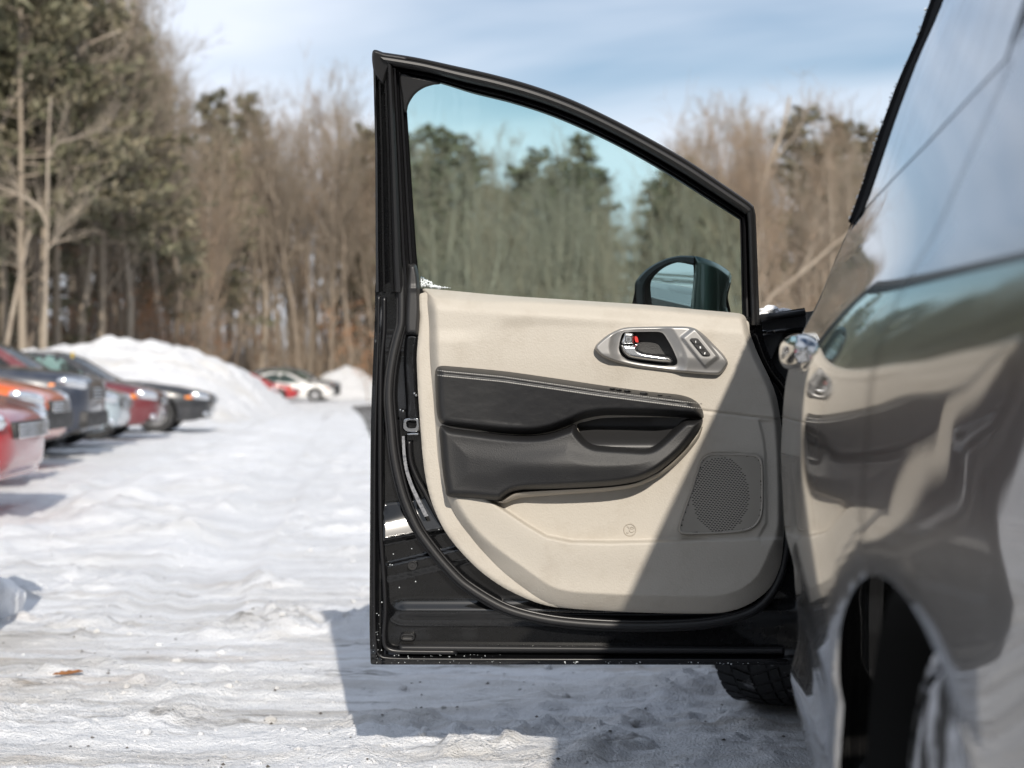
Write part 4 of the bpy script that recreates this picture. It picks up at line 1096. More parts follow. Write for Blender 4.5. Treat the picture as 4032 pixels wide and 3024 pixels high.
gme = link('ground', me, MT['snow_ground'], None, True, kind='structure', label='packed and rutted snow covering the car park')

# bare asphalt further along the lane
MT['asphalt'] = M('asphalt', (0.075, 0.073, 0.072), 0.8, bump=(30, 0.5, 0.01), var=(0.8, (0.42, 0.41, 0.40), 0.5, 0.62))
def gpx(px, py):
    d = H_CAM * FPX / (py - CY); X, Y, _ = C2W((px - CX) / FPX * d, d, 0); return (float(X), float(Y))
asp = [gpx(*q) for q in ((1385, 1602), (1440, 1598), (1560, 1596), (1800, 1600), (1800, 1740), (1560, 1745), (1480, 1748), (1452, 1700), (1432, 1655), (1410, 1625))]
patch('asphalt_patch', asp, 0.45, lambda x, y, d: 0.022 + 0 * x, MT['asphalt'], None, mapf=lambda x, y, w: np.stack([x, y, gh(x, y) + w], -1), kind='structure')

# ploughed banks
def bank(name, xr, dr, Hx, dc, hw, seed, label, res=0.22, fw=1.0):
    xs = np.arange(xr[0], xr[1], res); ds = np.arange(dr[0], dr[1], res)
    A, B = np.meshgrid(xs, ds)
    H = np.interp(A, [h[0] for h in Hx], [h[1] for h in Hx])
    n = fbm(A / 2.2 + seed, B / 2.2, 0.5, 5, gain=0.55)
    t = (B - dc - 0.8 * fbm(A / 5, B * 0 + seed, 0, 2)) / hw
    prof = np.where(t < 0, np.clip(1 - np.abs(t) / fw, 0, 1) ** 1.25, np.clip(1 - np.abs(t) ** 2, 0, 1))
    prof = prof * sstep(xr[0], xr[0] + 2, A)
    Z = H * prof * (1 + 0.16 * n) + (0.30 * np.maximum(0, fbm(A / 0.6, B / 0.6, seed, 4)) + 0.10 * np.clip(1 - 3 * np.abs(fbm(A / 1.1, B / 1.1, seed + 4, 3)), 0, 1)) * sstep(0.05, 0.35, prof) * sstep(0.02, 0.5, H) - 0.14 * (1 - sstep(0.0, 0.06, prof))
    X, Y, _ = C2W(A, B, 0)
    V = np.stack([X, Y, Z], -1).reshape(-1, 3); w = len(xs); F = []
    for j in range(len(ds) - 1):
        for i in range(w - 1):
            k = j * w + i; F.append((k, k + 1, k + w + 1, k + w))
    return link(name, mesh(name, V, F), MT['snow_bank'], None, True, label=label, cat='snow bank')
top = [(-300, 1352), (0, 1352), (220, 1346), (450, 1330), (620, 1340), (760, 1364), (820, 1392), (870, 1420), (915, 1436), (965, 1490), (1010, 1540), (1050, 1585), (1090, 1625), (1130, 1650)]
bank('snow_bank', (-26, -4.6), (30.6, 52), [((x - CX) / FPX * 42, max(0.0, H_CAM + (CY - y) / FPX * 42) * 0.90) for x, y in top], 42.0, 7.5, 2.0, 'long ploughed snow bank rising behind the black sedan', 0.2, 1.5)
top2 = [(1180, 1560), (1240, 1500), (1330, 1460), (1370, 1446), (1410, 1455), (1450, 1485), (1490, 1520), (1540, 1570)]
bank('snow_bank', (-12.8, -6.4), (84, 98), [((x - CX) / FPX * 90, max(0.0, H_CAM + (CY - y) / FPX * 90)) for x, y in top2], 90.0, 5.0, 6.0, 'smaller rounded snow bank beyond the distant cars', 0.3)

# loose lumps of snow strewn over the lane
rng = random.Random(11); lv, lf = [], []
ico = bmesh.new(); bmesh.ops.create_icosphere(ico, subdivisions=1, radius=1)
icv = np.array([v.co[:] for v in ico.verts]); icf = [tuple(v.index for v in f.verts) for f in ico.faces]; ico.free()
for _ in range(500):
    d = 3.4 + rng.random() ** 2.2 * 9; xc = rng.uniform(-0.36, 0.25) * d
    X, Y, _z = C2W(xc, d, 0); X = float(X); Y = float(Y)
    s = rng.choice([0.003, 0.004, 0.006, 0.008, 0.014]) * rng.uniform(0.6, 1.4)
    if X > 0.05 and s > 0.012: continue
    k = np.array([rng.uniform(0.7, 1.4), rng.uniform(0.7, 1.4), rng.uniform(0.4, 0.8)])
    b = len(lv); z = float(gh(X, Y)) + s * 0.15
    n = 1 + 0.35 * fbm(icv[:, 0] * 1.2 + X * 7, icv[:, 1] * 1.2 + Y * 5, icv[:, 2], 2)
    for p_, f_ in zip(icv, n): lv.append((X + p_[0] * s * k[0] * f_, Y + p_[1] * s * k[1] * f_, z + p_[2] * s * k[2] * f_))
    lf += [tuple(b + i for i in t) for t in icf]
link('snow_crumbs', mesh('snow_crumbs', lv, lf), MT['snow_ground'], None, True, kind='stuff', label='loose crumbs of snow strewn over the lane', cat='snow')
gv_, gf_ = [], []
for _ in range(160):
    d = 3.45 + rng.random() ** 2 * 5; xc = rng.uniform(-0.36, 0.18) * d
    X, Y, _z = C2W(xc, d, 0); X = float(X); Y = float(Y); s = rng.uniform(0.002, 0.006); z = float(gh(X, Y)) + s * 0.3; b = len(gv_)
    for dx, dy, dz in ((1, 0, 0), (-1, 0, 0), (0, 1, 0), (0, -1, 0), (0, 0, 1)): gv_.append((X + dx * s * rng.uniform(.6, 1.6), Y + dy * s * rng.uniform(.6, 1.6), z + dz * s * rng.uniform(.4, 1)))
    gf_ += [tuple(b + i for i in t) for t in ((0, 2, 4), (2, 1, 4), (1, 3, 4), (3, 0, 4))]
MT['grit'] = M('grit', (0.09, 0.08, 0.07), 0.9)
link('road_grit', mesh('road_grit', gv_, gf_), MT['grit'], None, False, kind='stuff', label='dark grit scattered on the packed snow', cat='grit')
def on_ground(px, py):
    x, y = gpx(px, py); return Vector((x, y, float(gh(x, y))))
p = on_ground(-10, 2430)
clod('snow_chunk', p + Vector((-0.05, 0.05, 0.03)), (0.12, 0.10, 0.11), 4.7, 0.3, 4, label='rough icy chunk of snow in the shadow of the silver car', cat='snow chunk')
# one fallen leaf
MT['leaf'] = M('dead_leaf', (0.30, 0.13, 0.045), 0.7, var=(60, (0.17, 0.075, 0.03), 0.4, 0.7))
p = on_ground(268, 2676)
bm = bmesh.new(); n = 14
ol = [(-0.045, 0), (-0.036, 0.010), (-0.026, 0.008), (-0.020, 0.017), (-0.008, 0.012), (0.002, 0.019), (0.014, 0.012), (0.028, 0.013), (0.040, 0.004), (0.044, -0.004), (0.030, -0.010), (0.016, -0.009), (0.004, -0.016), (-0.010, -0.010), (-0.022, -0.014), (-0.034, -0.008)]
c_ = bm.verts.new((0, 0, 0.004)); vs = [bm.verts.new((x, y, 0.006 + 0.30 * abs(y) + 0.15 * max(0, x))) for x, y in ol]
for i in range(len(vs)): bm.faces.new((c_, vs[i], vs[(i + 1) % len(vs)]))
r_ = bmesh.ops.extrude_face_region(bm, geom=bm.faces[:]); 
for g in r_['geom']:
    if isinstance(g, bmesh.types.BMVert): g.co.z += 0.0012
lo = bm_obj('fallen_leaf', bm, MT['leaf'], None, False, label='curled brown dead leaf lying on the packed snow', cat='leaf'); lo.location = p + Vector((0, 0, -0.002)); lo.rotation_euler = (R(7), 0, R(20))

# ================================================================== parked cars
MT['car_glass'] = glass_mat('car_glass', (0.55, 0.70, 0.66), 1.45, 0.0, 0.05)
MT['windshield'] = glass_mat('windscreen_glass', (0.35, 0.42, 0.42), 1.5, 0.02, 0.12)
MT['lamp'] = M('headlamp_lens', (0.75, 0.77, 0.80), 0.06, 0.85)
MT['amber'] = M('amber_lens', (0.75, 0.22, 0.03), 0.25)
MT['trim'] = M('unpainted_trim', (0.02, 0.02, 0.021), 0.6, var=(8, (0.10, 0.10, 0.10), 0.5, 0.7))
MT['car_tyre'] = M('car_tyre', (0.02, 0.02, 0.02), 0.8, var=(9, (0.25, 0.25, 0.25), 0.55, 0.75))
MT['yellow'] = M('yellow_sticker', (0.75, 0.52, 0.05), 0.6)
MT['plate'] = M('salt_crust', (0.50, 0.49, 0.48), 0.8)
def car_wheel_mesh():
    V, F = [], []; n = 32
    for r, a in ((0.60, -0.11), (0.86, -0.115), (0.97, -0.10), (1.0, -0.06), (1.0, 0.06), (0.97, 0.10), (0.86, 0.115), (0.60, 0.11)):
        for k in range(n):
            th = 2 * math.pi * k / n; V.append((r * math.cos(th), a, r * math.sin(th)))
    for j in range(7):
        for k in range(n): F.append((j * n + k, j * n + (k + 1) % n, (j + 1) * n + (k + 1) % n, (j + 1) * n + k))
    ty = mesh('tyre', V, F); ty.shade_smooth()
    bm = bmesh.new()
    for k in range(10):
        th = 2 * math.pi * k / 10; b2 = box_bm((0, 0, 0), (0.58, 0.05, 0.07), 0.012)
        bmesh.ops.transform(b2, matrix=Matrix.Rotation(th, 4, 'Y') @ Matrix.Translation((0.31, -0.085, 0)), verts=b2.verts)
        tmp = bpy.data.meshes.new('t'); b2.to_mesh(tmp); b2.free(); bm.from_mesh(tmp); bpy.data.meshes.remove(tmp)
    bmesh.ops.create_cone(bm, cap_ends=True, segments=24, radius1=0.64, radius2=0.60, depth=0.10, matrix=Matrix.Rotation(R(90), 4, 'X'))
    rm = bpy.data.meshes.new('rim'); bm.to_mesh(rm); bm.free()
    ty.materials.append(MT['car_tyre']); rm.materials.append(MT['rim'])
    return ty, rm
TY_ME, RM_ME = car_wheel_mesh()
RING = [(0, 0), (0.55, 0), (0.84, 0.0), (0.94, 0.05), (0.985, 0.20), (1.0, 0.46), (0.99, 0.70), (0.965, 0.86), (0.90, 0.955), (0.76, 0.99), (0.45, 1.012), (0, 1.02)]
SPEC = {
 'sedan': dict(L=4.75, wb=(-0.95, -3.72), wr=0.335, z0=0.0,
    st=[(0.0, .48, .40, .60), (-.03, .62, .33, .66), (-.10, .74, .27, .71), (-.28, .84, .22, .765), (-.6, .90, .20, .83), (-1.1, .915, .19, .895), (-1.5, .92, .19, .935), (-2.4, .92, .19, .95), (-3.3, .92, .19, .965), (-4.0, .905, .20, .985), (-4.4, .87, .25, .99), (-4.62, .80, .30, .96), (-4.72, .68, .36, .88), (-4.75, .5, .42, .78)],
    side=[(-1.30, .90), (-1.65, 1.10), (-2.05, 1.31), (-2.35, 1.405), (-2.75, 1.44), (-3.15, 1.425), (-3.55, 1.34), (-3.95, 1.16), (-4.25, .97), (-3.8, .93), (-2.5, .90)],
    win=[[(-1.72, .965), (-2.02, 1.20), (-2.34, 1.345), (-2.60, 1.375), (-2.66, .965)], [(-2.78, .965), (-2.73, 1.38), (-3.12, 1.36), (-3.46, 1.26), (-3.66, 1.08), (-3.62, .98)]],
    hwz=((.90, .865), (1.44, .585)), ws=[(-1.26, .915), (-1.65, 1.12), (-2.05, 1.325), (-2.35, 1.415)], rw=[(-3.15, 1.435), (-3.55, 1.35), (-3.95, 1.17), (-4.25, .99)]),
 'suv': dict(L=4.62, wb=(-0.92, -3.60), wr=0.365, z0=0.06,
    st=[(0.0, .55, .42, .86), (-.03, .68, .36, .93), (-.10, .78, .31, .97), (-.28, .87, .27, 1.01), (-.6, .915, .25, 1.05), (-1.0, .93, .24, 1.085), (-1.5, .935, .24, 1.10), (-2.4, .935, .24, 1.11), (-3.3, .935, .24, 1.12), (-4.0, .92, .25, 1.13), (-4.35, .89, .30, 1.13), (-4.52, .83, .36, 1.10), (-4.60, .72, .42, 1.0), (-4.62, .6, .48, .9)],
    side=[(-1.10, 1.06), (-1.45, 1.30), (-1.80, 1.52), (-2.1, 1.63), (-2.6, 1.685), (-3.4, 1.69), (-4.0, 1.64), (-4.35, 1.48), (-4.52, 1.10), (-3.8, 1.08), (-2.4, 1.06)],
    win=[[(-1.50, 1.125), (-1.80, 1.40), (-2.08, 1.555), (-2.42, 1.60), (-2.48, 1.125)], [(-2.60, 1.125), (-2.55, 1.605), (-3.35, 1.61), (-3.42, 1.13)], [(-3.54, 1.14), (-3.48, 1.605), (-3.95, 1.56), (-4.15, 1.30), (-4.05, 1.16)]],
    hwz=((1.06, .885), (1.69, .63)), ws=[(-1.06, 1.08), (-1.45, 1.315), (-1.80, 1.535), (-2.1, 1.64)], rw=[(-4.0, 1.65), (-4.35, 1.49), (-4.54, 1.12)]),
}
def make_car(kind, px, d, pm, label, heading=0.104, dirty=True, sticker=False, low=None, clad=False, dz=0.0, shift=0.0, tall=1.0):
    sp = dict(SPEC[kind])
    xr = sp['side'][8][0]; sh = lambda pts: [(x - shift * max(0.0, (x - xr) / (sp['side'][0][0] - xr)), z) for x, z in pts]
    for kk in ('side', 'ws', 'rw'): sp[kk] = sh(sp[kk])
    sp['win'] = [sh(w_) for w_ in sp['win']]
    loc = GP(px, d); loc.z = dz
    ang = math.atan2(st + heading * ct, ct - heading * st)
    root = empty('parked_car', loc, ang, label, 'car', 'cars parked nose out along the snowy lane'); root.scale.z = tall
    kids = []
    def add(o): o.parent = root; kids.append(o); return o
    # body shell
    rows = []
    for x, hw, zb, zt in sp['st']:
        half = [(hw * a, zb + (zt - zb) * b) for a, b in RING]
        ring = half + [(-y, z) for y, z in half[-2:0:-1]]
        rows.append([(x, y, z) for y, z in ring])
    n = len(rows[0]); V = [p for r in rows for p in r]; F = []
    for j in range(len(rows) - 1):
        for i in range(n): F.append((j * n + i, j * n + (i + 1) % n, (j + 1) * n + (i + 1) % n, (j + 1) * n + i))
    F.append(tuple(range(n))[::-1]); F.append(tuple((len(rows) - 1) * n + i for i in range(n)))
    bm = bmesh.new(); vs = [bm.verts.new(p) for p in V]
    for f in F: bm.faces.new([vs[i] for i in f])
    bmesh.ops.recalc_face_normals(bm, faces=bm.faces)
    me = bpy.data.meshes.new('body'); bm.to_mesh(me); bm.free()
    tmp = bpy.data.objects.new('tmp_body', me); COL.objects.link(tmp); me.materials.append(pm); me.materials.append(MT['liner'])
    cb = bmesh.new()
    for wx in sp['wb']:
        for sy in (-1, 1):
            bmesh.ops.create_cone(cb, cap_ends=True, segments=32, radius1=sp['wr'] * 1.16, radius2=sp['wr'] * 1.16, depth=0.56,
                                  matrix=Matrix.Translation((wx, sy * 0.88, sp['wr'] + 0.01)) @ Matrix.Rotation(R(90), 4, 'X'))
    cme = bpy.data.meshes.new('cut'); 
    for f in cb.faces: f.material_index = 1
    cb.to_mesh(cme); cb.free(); cme.materials.append(pm); cme.materials.append(MT['liner'])
    cut = bpy.data.objects.new('cut', cme); COL.objects.link(cut)
    md = tmp.modifiers.new('b', 'BOOLEAN'); md.object = cut; md.operation = 'DIFFERENCE'; md.solver = 'EXACT'
    dg = bpy.context.evaluated_depsgraph_get(); nm = bpy.data.meshes.new_from_object(tmp.evaluated_get(dg))
    bpy.data.objects.remove(tmp); bpy.data.objects.remove(cut)
    nm.name = 'body'; body = bpy.data.objects.new('body', nm); COL.objects.link(body)
    nm.shade_smooth(); shell_angle(body, 38); add(body)
    # cabin sides with real window openings
    (za, wa), (zb_, wb_) = sp['hwz']
    hw = lambda z: np.interp(z, [za, zb_], [wa, wb_])
    for s in (-1, 1):
        mpf = lambda x, z, w, s=s: np.stack([x, s * (hw(z) + w), z], -1)
        add(patch('cabin_side', sp['side'], 0.05, zf, pm, None, mapf=mpf, holes=sp['win'], flip=(s > 0)))
        for wv in sp['win']:
            add(patch('side_window', wv, 0.09, lambda x, y, d_: -0.012 + 0 * x, MT['car_glass'], None, mapf=mpf, flip=(s > 0)))
    def across2(x, z, bow):
        h = hw(z); return [(x + bow * (1 - (2 * t - 1) ** 2), h * (2 * t - 1), z + 0.02 * (1 - (2 * t - 1) ** 2)) for t in np.linspace(0, 1, 11)]
    add(loft('windscreen', [across2(x, z, 0.12) for x, z in sp['ws']], MT['windshield'], None))
    add(loft('rear_window', [across2(x, z, -0.10) for x, z in sp['rw']], MT['windshield'], None))
    xa, xb = sp['ws'][-1][0], sp['rw'][0][0]
    rt = [across2(xa + (xb - xa) * t, sp['ws'][-1][1] + (sp['rw'][0][1] - sp['ws'][-1][1]) * t + 0.05 * math.sin(math.pi * t), 0.12 - 0.22 * t) for t in np.linspace(0, 1, 7)]
    ro = loft('roof', rt, pm, None)
    add(ro)
    if kind == 'suv':
        for s in (-1, 1):
            add(tube('roof_rail', [(xa - 0.2, s * 0.55, 1.70), (xa - 0.3, s * 0.56, 1.745), (xb + 0.4, s * 0.56, 1.745), (xb + 0.3, s * 0.55, 1.70)], 0.018, MT['trim'], None, 6))
    # seats inside
    for sx in (-2.25, -3.15):
        for sy in (-0.36, 0.36):
            b = box_bm((sx - 0.35, sy, sp['hwz'][0][0] + 0.10), (0.16, 0.46, 0.55), 0.06)
            add(bm_obj('seat_back', b, MT['seat'], None))
    # nose
    f = sp['st']; zg = (f[1][2] + f[1][3]) / 2
    def blob(nm, c, s, mat, rot=(0, 0, 0), sub=2):
        b = bmesh.new(); bmesh.ops.create_icosphere(b, subdivisions=sub, radius=1)
        for v in b.verts:
            q = [math.copysign(abs(t) ** 0.75, t) for t in v.co]; v.co = Vector((q[0] * s[0], q[1] * s[1], q[2] * s[2]))
        from mathutils import Euler
        bmesh.ops.transform(b, matrix=Matrix.Translation(c) @ Euler(rot).to_matrix().to_4x4(), verts=b.verts)
        return add(bm_obj(nm, b, mat, None))
    zt = f[2][3]; zb2 = f[2][2]; H = zt - zb2
    for s in (-1, 1):
        blob('headlight', (-0.20, s * 0.70, zt - 0.13 * H), (0.20, 0.13, 0.075), MT['lamp'], (0, R(8), s * R(-32)))
        blob('turn_signal', (-0.36, s * 0.825, zt - 0.16 * H), (0.09, 0.035, 0.035), MT['amber'], (0, 0, s * R(-18)))
        blob('fog_lamp', (-0.12, s * 0.66, zb2 + 0.18 * H), (0.06, 0.08, 0.05), MT['lamp'], (0, 0, s * R(-28)))
        blob('door_mirror', (sp['win'][0][0][0] + 0.02, s * (wa + 0.14), za + 0.11), (0.07, 0.13, 0.085), pm, (0, 0, s * R(12)))
        add(tube('door_handle', [(-2.42, s * 0.928, za - 0.10), (-2.60, s * 0.935, za - 0.095)], 0.014, pm, None, 6))
    add(bm_obj('grille', box_bm((-0.055, 0, zt - 0.30 * H), (0.16, 1.02, 0.26 * H), 0.045), MT['trim'], None))
    for k in range(4):
        add(tube('grille_bar', [(0.03, -0.46, zt - (0.22 + 0.06 * k) * H), (0.045, 0, zt - (0.22 + 0.06 * k) * H), (0.03, 0.46, zt - (0.22 + 0.06 * k) * H)], 0.009, MT['satin_chrome'], None, 5))
    add(bm_obj('lower_intake', box_bm((-0.17, 0, zb2 + 0.22 * H), (0.24, 1.24, 0.17 * H), 0.05), MT['trim'], None))
    add(bm_obj('bumper_lip', box_bm((-0.26, 0, zb2 + 0.01), (0.34, 1.50, 0.05), 0.02), low or MT['trim'], None))
    if clad:
        for s in (-1, 1):
            add(bm_obj('lower_cladding', box_bm((sum(sp['wb']) / 2, s * 0.915, 0.36), (abs(sp['wb'][1] - sp['wb'][0]) - 2.3 * sp['wr'], 0.06, 0.20), 0.025), MT['trim'], None))
        add(bm_obj('bumper_cladding', box_bm((-0.16, 0, 0.46), (0.36, 1.50, 0.20), 0.06), MT['trim'], None))
    if sticker:
        h = hw(1.36)
        add(bm_obj('yellow_sticker', box_bm((-2.13 - shift * 0.75, -0.42, 1.385), (0.02, 0.20, 0.13), 0.004), MT['yellow'], None))
    for wx in sp['wb']:
        for s in (-1, 1):
            o = bpy.data.objects.new('wheel', TY_ME); COL.objects.link(o); o.location = (wx, s * 0.80, sp['wr']); o.scale = (sp['wr'], 1, sp['wr']); add(o)
            r = bpy.data.objects.new('rim', RM_ME); COL.objects.link(r); r.parent = o
            if s > 0: r.rotation_euler = (0, 0, math.pi)
    return root
PC = lambda n, c, **k: paint(n, c, k.pop('dirt', 0.22), (0.42, 0.40, 0.38), dscale=(5, 5, 2.0), rough=0.3, **k)
red1 = PC('red_paint', (0.34, 0.007, 0.012), dirt=0.12); red2 = PC('cherry_paint', (0.22, 0.008, 0.016)); orange = PC('orange_paint', (0.68, 0.12, 0.012)); navy = PC('navy_paint', (0.010, 0.017, 0.036), dirt=0.10)
silv = PC('ice_paint', (0.36, 0.43, 0.47)); maroon = PC('maroon_paint', (0.12, 0.008, 0.014), dirt=0.12); blackp = PC('black_paint', (0.006, 0.007, 0.010), dirt=0.10); whitep = PC('white_paint', (0.70, 0.70, 0.69)); grey = PC('silver_paint', (0.42, 0.43, 0.44), flake=0.4)
make_car('sedan', -185, 4.75, grey, 'silver car just entering the scene, nearest in the parked row', low=MT['trim'])
make_car('sedan', 118, 10.3, red1, 'bright red car with a wide red lower lip', low=red1)
make_car('sedan', 128, 13.2, red2, 'dark cherry red car parked between the bright red and the orange car')
make_car('sedan', 232, 16.0, orange, 'orange hatchback with black lower cladding', clad=True, tall=1.12)
make_car('suv', 385, 18.6, navy, 'dark navy crossover with dirty black cladding, between the orange and the pale car', clad=True, shift=0.75)
make_car('sedan', 495, 21.4, silv, 'pale ice blue car next to the navy crossover', shift=0.5, tall=1.05)
make_car('sedan', 645, 24.6, maroon, 'maroon car parked beside the black sedan', shift=0.42, tall=1.07)
make_car('sedan', 842, 28.2, blackp, 'black sedan with a yellow sticker on its windscreen, last before the snow bank', sticker=True, shift=0.45)
make_car('sedan', 1100, 70.0, red2, 'small dark red car half hidden by the end of the long snow bank')
make_car('sedan', 1178, 72.5, red1, 'red car far off, half hidden by the long snow bank, next to the white car')
make_car('sedan', 1318, 75.5, whitep, 'white car far off, between the red car and the dark off-roader')
make_car('suv', 1340, 79.0, blackp, 'dark tall off-roader far off behind the white car', clad=True)
# ================================================================== trees
def segs_mesh(name, segs, sides=3):
    a = np.array([s[0] for s in segs]); b = np.array([s[1] for s in segs]); r0 = np.array([s[2] for s in segs]); r1 = np.array([s[3] for s in segs])
    t = b - a; L = np.linalg.norm(t, axis=1)[:, None] + 1e-9; t = t / L
    up = np.where(np.abs(t[:, 2:3]) > 0.9, np.array([[1.0, 0, 0]]), np.array([[0, 0, 1.0]]))
    u = np.cross(t, up); u /= np.linalg.norm(u, axis=1)[:, None]; v = np.cross(t, u)
    V = []
    for c, r in ((a, r0), (b, r1)):
        for k in range(sides):
            th = 2 * math.pi * k / sides; V.append(c + r[:, None] * (math.cos(th) * u + math.sin(th) * v))
    V = np.stack(V, 1).reshape(-1, 3); n = len(segs); base = np.arange(n) * 2 * sides; F = []
    for k in range(sides):
        k2 = (k + 1) % sides; F.append(np.stack([base + k, base + k2, base + sides + k2, base + sides + k], -1))
    return fast_mesh(name, V, np.concatenate(F))
def fast_mesh(name, V, q):
    me = bpy.data.meshes.new(name); k = q.shape[1]
    me.vertices.add(len(V)); me.vertices.foreach_set('co', np.asarray(V, float).ravel())
    me.loops.add(q.size); me.loops.foreach_set('vertex_index', q.ravel().astype(np.int32))
    me.polygons.add(len(q)); me.polygons.foreach_set('loop_start', (np.arange(len(q)) * k).astype(np.int32))
    me.update(calc_edges=True); return me
def rdir(rg, base, spread):
    v = np.array(base) + spread * np.array([rg.gauss(0, 1), rg.gauss(0, 1), rg.gauss(0, 1)]); return v / np.linalg.norm(v)
def limb(rg, out, p, d, L, r, nseg, bend, rise, tip=0.25):
    pts = [p]
    for k in range(nseg):
        d = rdir(rg, d + np.array([0, 0, rise]), bend); q = p + d * L / nseg
        ra = r * (1 - (1 - tip) * k / nseg); rb = r * (1 - (1 - tip) * (k + 1) / nseg)
        out.append((p, q, ra, rb)); p = q; pts.append(p)
    return pts, d
def bare_tree(seed, H=16.0, low=0.28, spread=1.0, nprim=26, lean_=0.0):
    rg = random.Random(seed); tr, cr_ = [], []
    pts, _ = limb(rg, tr, np.zeros(3), np.array([lean_, 0, 1.0]), H, 0.0108 * H, 12, 0.055, 0.10, 0.10)
    pts = np.array(pts); zz_ = np.linspace(0, 1, len(pts))
    for k in range(nprim):
        f = low + (0.97 - low) * (k + rg.random()) / nprim
        p = np.array([np.interp(f, zz_, pts[:, i]) for i in range(3)])
        a = rg.uniform(0, 6.283); L = (0.10 + 0.30 * (1 - f)) * H * rg.uniform(0.6, 1.15) * spread
        d = np.array([math.cos(a), math.sin(a), rg.uniform(0.7, 1.6)]); d /= np.linalg.norm(d)
        bp, bd = limb(rg, cr_, p, d, L, 0.0036 * H * (1.15 - f), 4, 0.13, 0.18)
        for b in range(7):
            i = rg.uniform(0.8, 4); k0 = min(int(i), 3); q = bp[k0] + (bp[k0 + 1] - bp[k0]) * (i - k0)
            sp_, sd = limb(rg, cr_, q, rdir(rg, bd, 0.55), L * rg.uniform(0.25, 0.5), 0.0014 * H * (1.2 - f), 2, 0.18, 0.22)
            for c in range(5):
                t = rg.uniform(0.2, 2); k1 = min(int(t), 1); q2 = sp_[k1] + (sp_[k1 + 1] - sp_[k1]) * (t - k1)
                limb(rg, cr_, q2, rdir(rg, sd, 0.6), L * rg.uniform(0.12, 0.30), 0.0065, 1, 0.1, 0.2, 0.4)
    return segs_mesh('trunk', tr, 7), segs_mesh('crown', cr_, 3)
def pine_tree(seed, H=16.0, base=0.18, wide=0.22, dens=1.0):
    rg = random.Random(seed); tr, br = [], []; V = []
    tp, _ = limb(rg, tr, np.zeros(3), np.array([0, 0, 1.0]), H, 0.009 * H, 10, 0.015, 0.2, 0.12); tp = np.array(tp)
    nb = int(125 * dens)
    for k in range(nb):
        f = base + (0.98 - base) * (k + rg.random()) / nb; z = f * H; a = rg.uniform(0, 6.283)
        L = H * wide * (1.05 - f) ** 0.8 * rg.uniform(0.55, 1.15) + 0.3
        d = np.array([math.cos(a), math.sin(a), rg.uniform(-0.05, 0.45)]); d /= np.linalg.norm(d)
        bp, bd = limb(rg, br, np.array([np.interp(z, tp[:, 2], tp[:, 0]), np.interp(z, tp[:, 2], tp[:, 1]), z]), d, L, 0.0035 * H * (1.15 - f), 4, 0.10, 0.06)
        for t in range(int(9 + 8 * L)):
            i = rg.uniform(1.0, 4); k0 = min(int(i), 3); q = bp[k0] + (bp[k0 + 1] - bp[k0]) * (i - k0)
            q = q + np.array([rg.gauss(0, 0.22), rg.gauss(0, 0.22), rg.gauss(0.04, 0.12)]) * (0.5 + L * 0.16)
            for c in range(4):
                dd = rdir(rg, bd * 0.6 + np.array([0, 0, 0.25]), 0.55); s = rg.uniform(0.22, 0.42)
                w = np.cross(dd, rdir(rg, [0, 0, 1], 0.6)); w = w / (np.linalg.norm(w) + 1e-6) * s * 0.22
                V += [q - w, q + w, q + dd * s]
    nd = fast_mesh('crown', np.array(V), np.arange(len(V)).reshape(-1, 3))
    return segs_mesh('trunk', tr + br, 5), nd
MT['bark'] = M('grey_brown_bark', (0.26, 0.215, 0.17), 0.9, var=(1.2, (0.17, 0.135, 0.105), 0.4, 0.65))
MT['bark_pale'] = M('pale_bark', (0.36, 0.31, 0.25), 0.9, var=(1.2, (0.26, 0.215, 0.17), 0.4, 0.65))
MT['twig'] = M('twigs', (0.27, 0.225, 0.175), 0.9); MT['twig2'] = M('twigs_warm', (0.31, 0.235, 0.17), 0.9)
MT['needle'] = M('pine_needles', (0.145, 0.142, 0.085), 0.6, var=(0.6, (0.235, 0.20, 0.135), 0.42, 0.68))
MT['dryleaf'] = M('dry_beech_leaves', (0.36, 0.16, 0.06), 0.7)
def inst(name, parts, loc, rz, sc, label, group, cat='tree'):
    e = empty(name, loc, rz, label, cat, group); e.scale = sc
    if 'bare' in name: e.rotation_euler = (rt_.gauss(0, 0.05), rt_.gauss(0, 0.05), rz)
    for nm, me, mt in parts:
        o = bpy.data.objects.new(nm, me); COL.objects.link(o); o.parent = e
        if not me.materials: me.materials.append(mt)
        if mt is not me.materials[0]:
            o.material_slots[0].link = 'OBJECT'; o.material_slots[0].material = mt
    return e
BT = [bare_tree(100 + i, 16, lo_, sp_, n_) for i, (lo_, sp_, n_) in enumerate(((0.25, 1.0, 36), (0.35, 0.85, 34), (0.42, 1.3, 32), (0.2, 0.8, 40), (0.5, 1.1, 32)))]
PT = [pine_tree(200 + i, 16, b_, w_) for i, (b_, w_) in enumerate(((0.10, 0.27), (0.26, 0.22), (0.42, 0.20)))] + [pine_tree(211, 16, 0.36, 0.28, 0.5)]
LAB_B = ['slim bare tree with grey brown bark at the wood edge', 'bare tree with thin upright limbs and warm twigs at the wood edge', 'pale barked bare tree standing at the wood edge']
tl_x = [-600, 0, 400, 600, 700, 780, 900, 1000, 1150, 1300, 1420, 1500, 1620, 1750, 1900, 2050, 2150, 2268, 2340, 2420, 2540, 2640, 2710, 2800, 2950, 3100, 3300, 3500, 3700, 4300]
tl_y = [-200, -200, -60, 130, 330, 420, 370, 420, 400, 350, 400, 480, 500, 520, 590, 600, 600, 545, 640, 760, 690, 560, 380, 400, 410, 440, 430, 480, 500, 450]
rt_ = random.Random(77)
